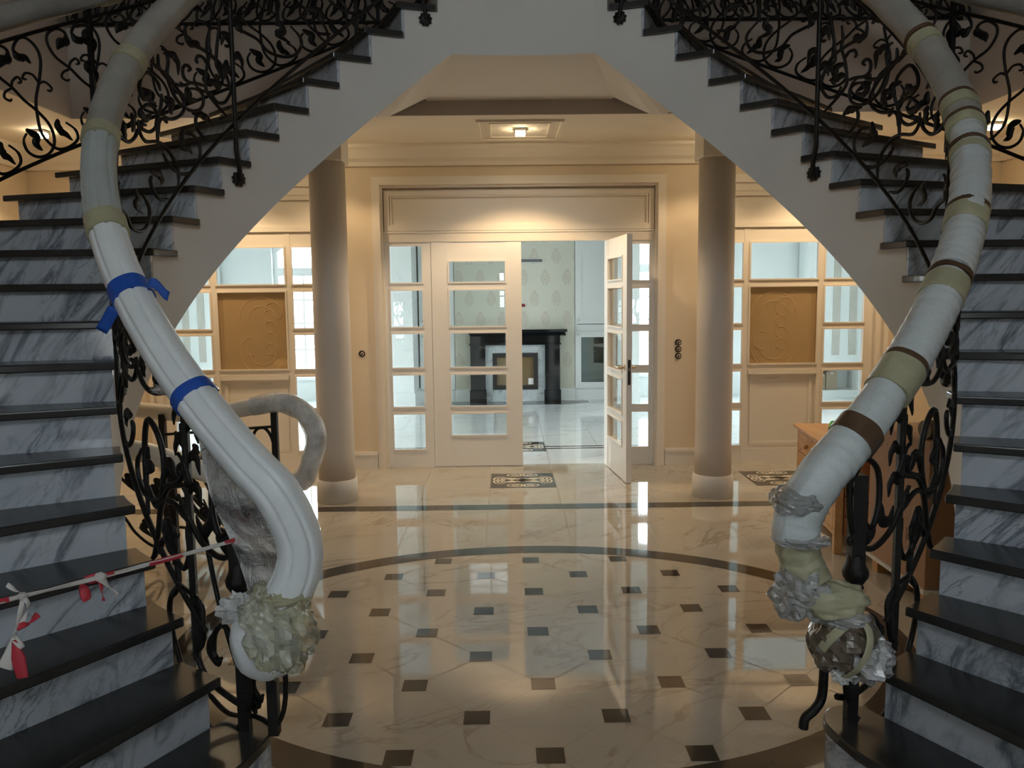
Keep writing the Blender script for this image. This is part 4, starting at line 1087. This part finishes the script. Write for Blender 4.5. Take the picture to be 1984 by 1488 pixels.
for x0, x1 in ((LX0, PL0), (PL1, DX0-.0), (DX1, PR0), (PR1, LX1)): m.box(x0, x1, YW+.141, YW+.155, 0, 2.47)
struct(m.build('wall_room_piers', M['lwall']), 'white piers inside the bright room', 'wall')
for i, (x0, x1, z0, z1) in enumerate(wins):
    o = sub_thing('window_%d' % (5+i), ((x0+x1)/2, LYW, z0), 'bright arched window in the far wall %s of the fireplace' % ('left', 'right')[i], 'window')
    m = MB(); y0, y1 = LYW+.10, LYW+.17; t = .05
    frame_ring(m, x0, x1, z0, z1, .07, y0, y1)
    xm = (x0+x1)/2; m.box(xm-t, xm+t, y0, y1, z0, z1)
    m.box(x0, x1, y0-.01, y1, 1.86, 1.98)
    for zz in (.75, 1.15, 1.5): m.box(x0, x1, y0+.02, y1-.02, zz-.011, zz+.011)
    for xx in ((x0+xm)/2, (xm+x1)/2): m.box(xx-.011, xx+.011, y0+.02, y1-.02, z0, 1.9)
    # arched head
    ar = [(x0, z1)]; 
    for q in range(13):
        a = PI - PI*q/12; ar.append(((x0+x1)/2 + (x1-x0)/2*math.cos(a), 2.12+.26*math.sin(a)))
    ar += [(x1, z1)]
    m.extrude([(x, y0-.02, z) for x, z in ar], (0, .1, 0))
    m.build('window_frame', M['lwin'], o)
    MB().add([(x0, LYW+.135, z0), (x1, LYW+.135, z0), (x1, LYW+.135, z1), (x0, LYW+.135, z1)], [(0,1,2,3)]).build('pane', M['glass'], o)
    MB().box(x0-.03, x1+.03, LYW-.08, LYW+.12, z0-.04, z0).build('sill', M['lwin'], o)
struct(MB().box(-9, 9.5, 12.6, 30, -.4, -.15).build('ground', M['lwin']), 'pale ground outside the far windows', 'ground')
# chimney breast
struct(MB().box(-.72, 1.02, 11.83, LYW, 0, LZ).build('wall_chimney', M['damask']), 'chimney breast with damask wallpaper', 'wall')
struct(MB().box(-.725, 1.025, 11.81, 11.83, 0, .17).build('baseboard_chimney', M['lcab']), 'white baseboard beside the fireplace', 'baseboard')
M['blackg'] = simple('polished_black_granite', (.006,.007,.008), .06, spec=.6)
M['greym'] = marble('grey_marble', (.50,.54,.55), (.36,.40,.42), (.18,.20,.22), 4, (0,.5,.2), (1,1,1), .12, .06, .7, .8)
fp = thing('fireplace', 'polished black granite fireplace with grey marble surround seen through the doors', 'fireplace', (.15, 11.72, 0))
MB().box(-.55, .90, 11.60, 11.83, 1.005, 1.045).build('mantel_shelf', M['blackg'], fp, bevel=.006)
m = MB(); m.extrude([(-.52, 11.83, 1.005), (-.52, 11.63, 1.005), (-.50, 11.66, .97), (-.495, 11.69, .95), (-.495, 11.83, .95)], (1.38, 0, 0)); m.build('cornice', M['blackg'], fp)
MB().box(-.50, .80, 11.70, 11.83, .84, .955).build('frieze', M['blackg'], fp)
MB().box(-.515, .815, 11.68, 11.83, .822, .842).build('moulding', M['blackg'], fp)
for x0 in (-.50, .58):
    l = MB().box(x0, x0+.22, 11.71, 11.83, .16, .825).build('side_pilaster', M['blackg'], fp, bevel=.004)
    MB().box(x0-.012, x0+.232, 11.69, 11.83, 0, .165).build('base_block', M['blackg'], l, bevel=.004)
m = MB(); m.box(-.285, -.175, 11.76, 11.83, 0, .825); m.box(.478, .582, 11.76, 11.83, 0, .825); m.box(-.175, .478, 11.76, 11.83, 0, .17); m.box(-.175, .478, 11.76, 11.83, .70, .825)
m.build('marble_surround', M['greym'], fp)
m = MB(); frame_ring(m, -.178, .481, .168, .702, .062, 11.745, 11.80); m.build('firebox_frame', M['black'], fp)
M['fireglass'] = simple('brown_firebox_glass', (.17,.12,.06), .08, spec=.6)
fg = MB().box(-.12, .42, 11.775, 11.785, .228, .642).build('firebox_glass', M['fireglass'], fp)
M['paper'] = simple('white_paper', (.75,.73,.70), .6)
MB().box(.34, .415, 11.768, 11.775, .24, .33).build('paper_note', M['paper'], fp)
M['grey'] = simple('grey_grille', (.25,.27,.28), .4, .3)
vt = thing('wall_vent', 'slim grey wall vent high above the fireplace', 'vent', (.34, 11.82, 2.0))
m = MB(); frame_ring(m, .12, .565, 2.0, 2.06, .007, 11.81, 11.83); m.build('frame', M['lcab'], vt)
m = MB().box(.127, .558, 11.825, 11.83, 2.007, 2.053)
for i in range(5): m.box(.127, .558, 11.815, 11.825, 2.009+.009*i, 2.012+.009*i)
m.build('grille', M['grey'], vt)
M['red'] = simple('dark_red_plastic', (.22,.006,.010), .35)
rb = thing('red_wall_box', 'small dark red box on the wallpaper above the fireplace', 'wall box', (.255, 11.82, 1.385))
MB().box(.215, .305, 11.80, 11.83, 1.367, 1.408).build('housing', M['red'], rb, bevel=.012)
MB().box(.24, .262, 11.797, 11.80, 1.378, 1.398).build('button', M['black'], rb)
# built-in cupboards at both sides
M['cabglass'] = glass_mat('cabinet_glass', (.62,.72,.72), 0, 1.0)
def cupboard(x0, x1, label):
    t = thing('built_in_cupboard', label, 'cupboard', ((x0+x1)/2, 12.0, 0), 'built-in cupboards beside the chimney')
    yf = 11.86
    m = MB(); m.box(x0, x0+.05, yf, LYW-.01, 0, LZ-.01); m.box(x1-.05, x1, yf, LYW-.01, 0, LZ-.01); m.box(x0+.05, x1-.05, LYW-.03, LYW-.01, 0, LZ-.01); m.box(x0+.05, x1-.05, yf, LYW-.03, .14, .17); m.box(x0+.05, x1-.05, yf, LYW-.03, 1.0, 1.10); m.box(x0+.05, x1-.05, yf, LYW-.03, 2.80, LZ-.01)
    m.build('carcass', M['lcab'], t)
    MB().box(x0-.0, x1+.0, yf-.03, yf, 0, .15).build('plinth', M['lcab'], t)
    for z in (.50, .70): MB().box(x0+.05, x1-.05, yf+.05, LYW-.02, z, z+.012).build('shelf', M['lcab'], t)
    d = MB(); frame_ring(d, x0+.01, x1-.01, .17, 1.0, .085, yf-.022, yf)
    d = d.build('lower_door', M['lcab'], t)
    MB().box(x0+.095, x1-.095, yf-.012, yf-.008, .255, .915).build('door_pane', M['cabglass'], d)
    MB().lump((x0+.05, yf-.035, .955), (.012, .012, .012), .02, 1, 1, 12, 8).build('knob', M['chrome'], d)
    u = MB(); u.box(x0+.01, x1-.01, yf-.022, yf, 1.11, 2.79); frame_ring(u, x0+.07, x1-.07, 1.17, 2.73, .03, yf-.032, yf-.022)
    u = u.build('upper_door', M['lcab'], t)
    MB().lump((x0+.05, yf-.035, 1.17), (.012, .012, .012), .02, 1, 1, 12, 8).build('knob', M['chrome'], u)
cupboard(1.022, 1.544, 'tall white cupboard with a glazed lower door right of the fireplace')
cupboard(-1.244, -.722, 'tall white cupboard with a glazed lower door left of the fireplace')
for x0, x1, sd in ((-1.56, -1.26, 'left'), (1.56, 1.86, 'right')):
    m = MB(); m.box(x0, x1, 11.18, LYW, 0, LZ); m.box(x0-.015, x1+.015, 11.165, LYW, 0, .2)
    struct(m.build('trim_%d' % (7 if x0 < 0 else 8), M['lcab']), 'white pier on the %s of the fireplace wall' % sd, 'pier')
# striped white wardrobe fronts in the far corners and boxes on the floor
M['stripe'] = simple('beige_stripe_panel', (.50,.48,.43), .5)
for x0, x1, sd in ((-4.97, -4.2, 'left'), (4.40, 5.22, 'right')):
    t = thing('striped_wardrobe', 'white wardrobe with beige vertical stripes in the far %s corner of the bright room' % sd, 'wardrobe', ((x0+x1)/2, 11.9, 0), 'striped wardrobes in the bright room')
    MB().box(x0, x1, 11.76, LYW-.03, .0, .10).build('plinth', M['lcab'], t)
    m = MB(); m.box(x0, x1, 11.75, LYW-.03, .45, 2.6); m.box(x0, x0+.06, 11.755, LYW-.03, .10, .45); m.box(x1-.06, x1, 11.755, LYW-.03, .10, .45); m.box(x0+.06, x1-.06, LYW-.06, LYW-.03, .10, .45)
    m.build('body', M['lcab'], t)
    n = 3; p = (x1-x0-.1)/n
    for i in range(n):
        MB().box(x0+.05+p*i+p*.28, x0+.05+p*i+p*.72, 11.738, 11.75, .62, 2.5).build('stripe_panel', M['stripe'], t)
M['kraft'] = simple('kraft_cardboard', (.34,.27,.19), .7)
for i, (x, y, w, h, lb) in enumerate(((4.825, 11.93, .085, .26, 'tall kraft carton on the right of the pair behind the partition'), (4.685, 11.93, .045, .23, 'narrow kraft carton on the left of the pair behind the partition'), (4.74, 12.085, .09, .30, 'kraft carton standing behind the other two cartons'))):
    t = thing('cardboard_box', lb, 'box', (x, y, .1), 'cartons in the wardrobe niche of the bright room')
    MB().box(x-w, x+w, y-.05, y+.05, .1, .1+h).build('carton', M['kraft'], t, bevel=.004)
    MB().box(x-.02, x+.02, y-.051, y+.051, .06+h, .101+h).build('tape', M['board_b'], t)
# ------------------------------------------------------------------ light and camera
w = bpy.data.worlds.new('World'); bpy.context.scene.world = w; w.use_nodes = True
bg = w.node_tree.nodes['Background']; bg.inputs[1].default_value = 16.0
wt = w.node_tree; tcw = N(wt, 'ShaderNodeTexCoord'); sw = N(wt, 'ShaderNodeSeparateXYZ'); wt.links.new(tcw.outputs['Generated'], sw.inputs[0])
wt.links.new(ramp(wt, math_n(wt, 'ADD', math_n(wt, 'MULTIPLY', sw.outputs[2], .5), .5), [(.47, (.22,.22,.21)), (.52, (.86,.95,1.0))]), bg.inputs[0])   # overcast sky above pale ground
def portal(x0, x1, z0, z1, y, ry):
    L = bpy.data.lights.new('window_portal', 'AREA'); L.shape = 'RECTANGLE'; L.size = x1-x0; L.size_y = z1-z0; L.cycles.is_portal = True
    o = bpy.data.objects.new('window_portal', L); C.objects.link(o); o.location = ((x0+x1)/2, y, (z0+z1)/2); o.rotation_euler = ry
for x0, x1, z0, z1 in wx: portal(x0, x1, z0, z1, YF-.2, (math.radians(90), 0, PI))
for x0, x1, z0, z1 in wins: portal(x0, x1, z0, z1, LYW+.25, (math.radians(90), 0, 0)) if False else portal(x0, x1, z0, z1, LYW+.25, (-math.radians(90), 0, 0))
for x, rz in ((LX0-.2, -90), (LX1+.2, 90)):  # portals at the unseen side openings added for more daylight
    L = bpy.data.lights.new('window_portal', 'AREA'); L.shape = 'RECTANGLE'; L.size = 1.7; L.size_y = 2.1; L.cycles.is_portal = True
    o = bpy.data.objects.new('window_portal', L); C.objects.link(o); o.location = (x, 8.55, 1.25); o.rotation_euler = (math.radians(90), 0, math.radians(rz))
cam = bpy.data.cameras.new('camera'); co = bpy.data.objects.new('camera', cam); C.objects.link(co)
pitch, roll, yaw = .10594, -.0111394, -.0084905
cp, sp, cr_, sr, cy, sy = math.cos(pitch), math.sin(pitch), math.cos(roll), math.sin(roll), math.cos(yaw), math.sin(yaw)
f = Vector((-sy*cp, cy*cp, -sp)); r = Vector((cy, sy, 0)); u = r.cross(f)
r2 = r*cr_ + u*sr; u2 = u*cr_ - r*sr
co.matrix_world = Matrix(((r2.x, u2.x, -f.x, 0), (r2.y, u2.y, -f.y, 0), (r2.z, u2.z, -f.z, 1.5), (0, 0, 0, 1)))
cam.sensor_width = 36; cam.lens = 1572.2/1984*36; cam.clip_start = .05; cam.clip_end = 100
sc = bpy.context.scene; sc.camera = co
sc.view_settings.view_transform = 'Standard'; sc.view_settings.look = 'None'; sc.view_settings.gamma = 1; sc.view_settings.use_curve_mapping = False
sc.view_settings.exposure = 0.0
sc.cycles.use_denoising = True
sc.cycles.max_bounces = 10; sc.cycles.diffuse_bounces = 4; sc.cycles.glossy_bounces = 4; sc.cycles.transparent_max_bounces = 24
sc.cycles.sample_clamp_indirect = 6; sc.cycles.caustics_reflective = False; sc.cycles.caustics_refractive = False
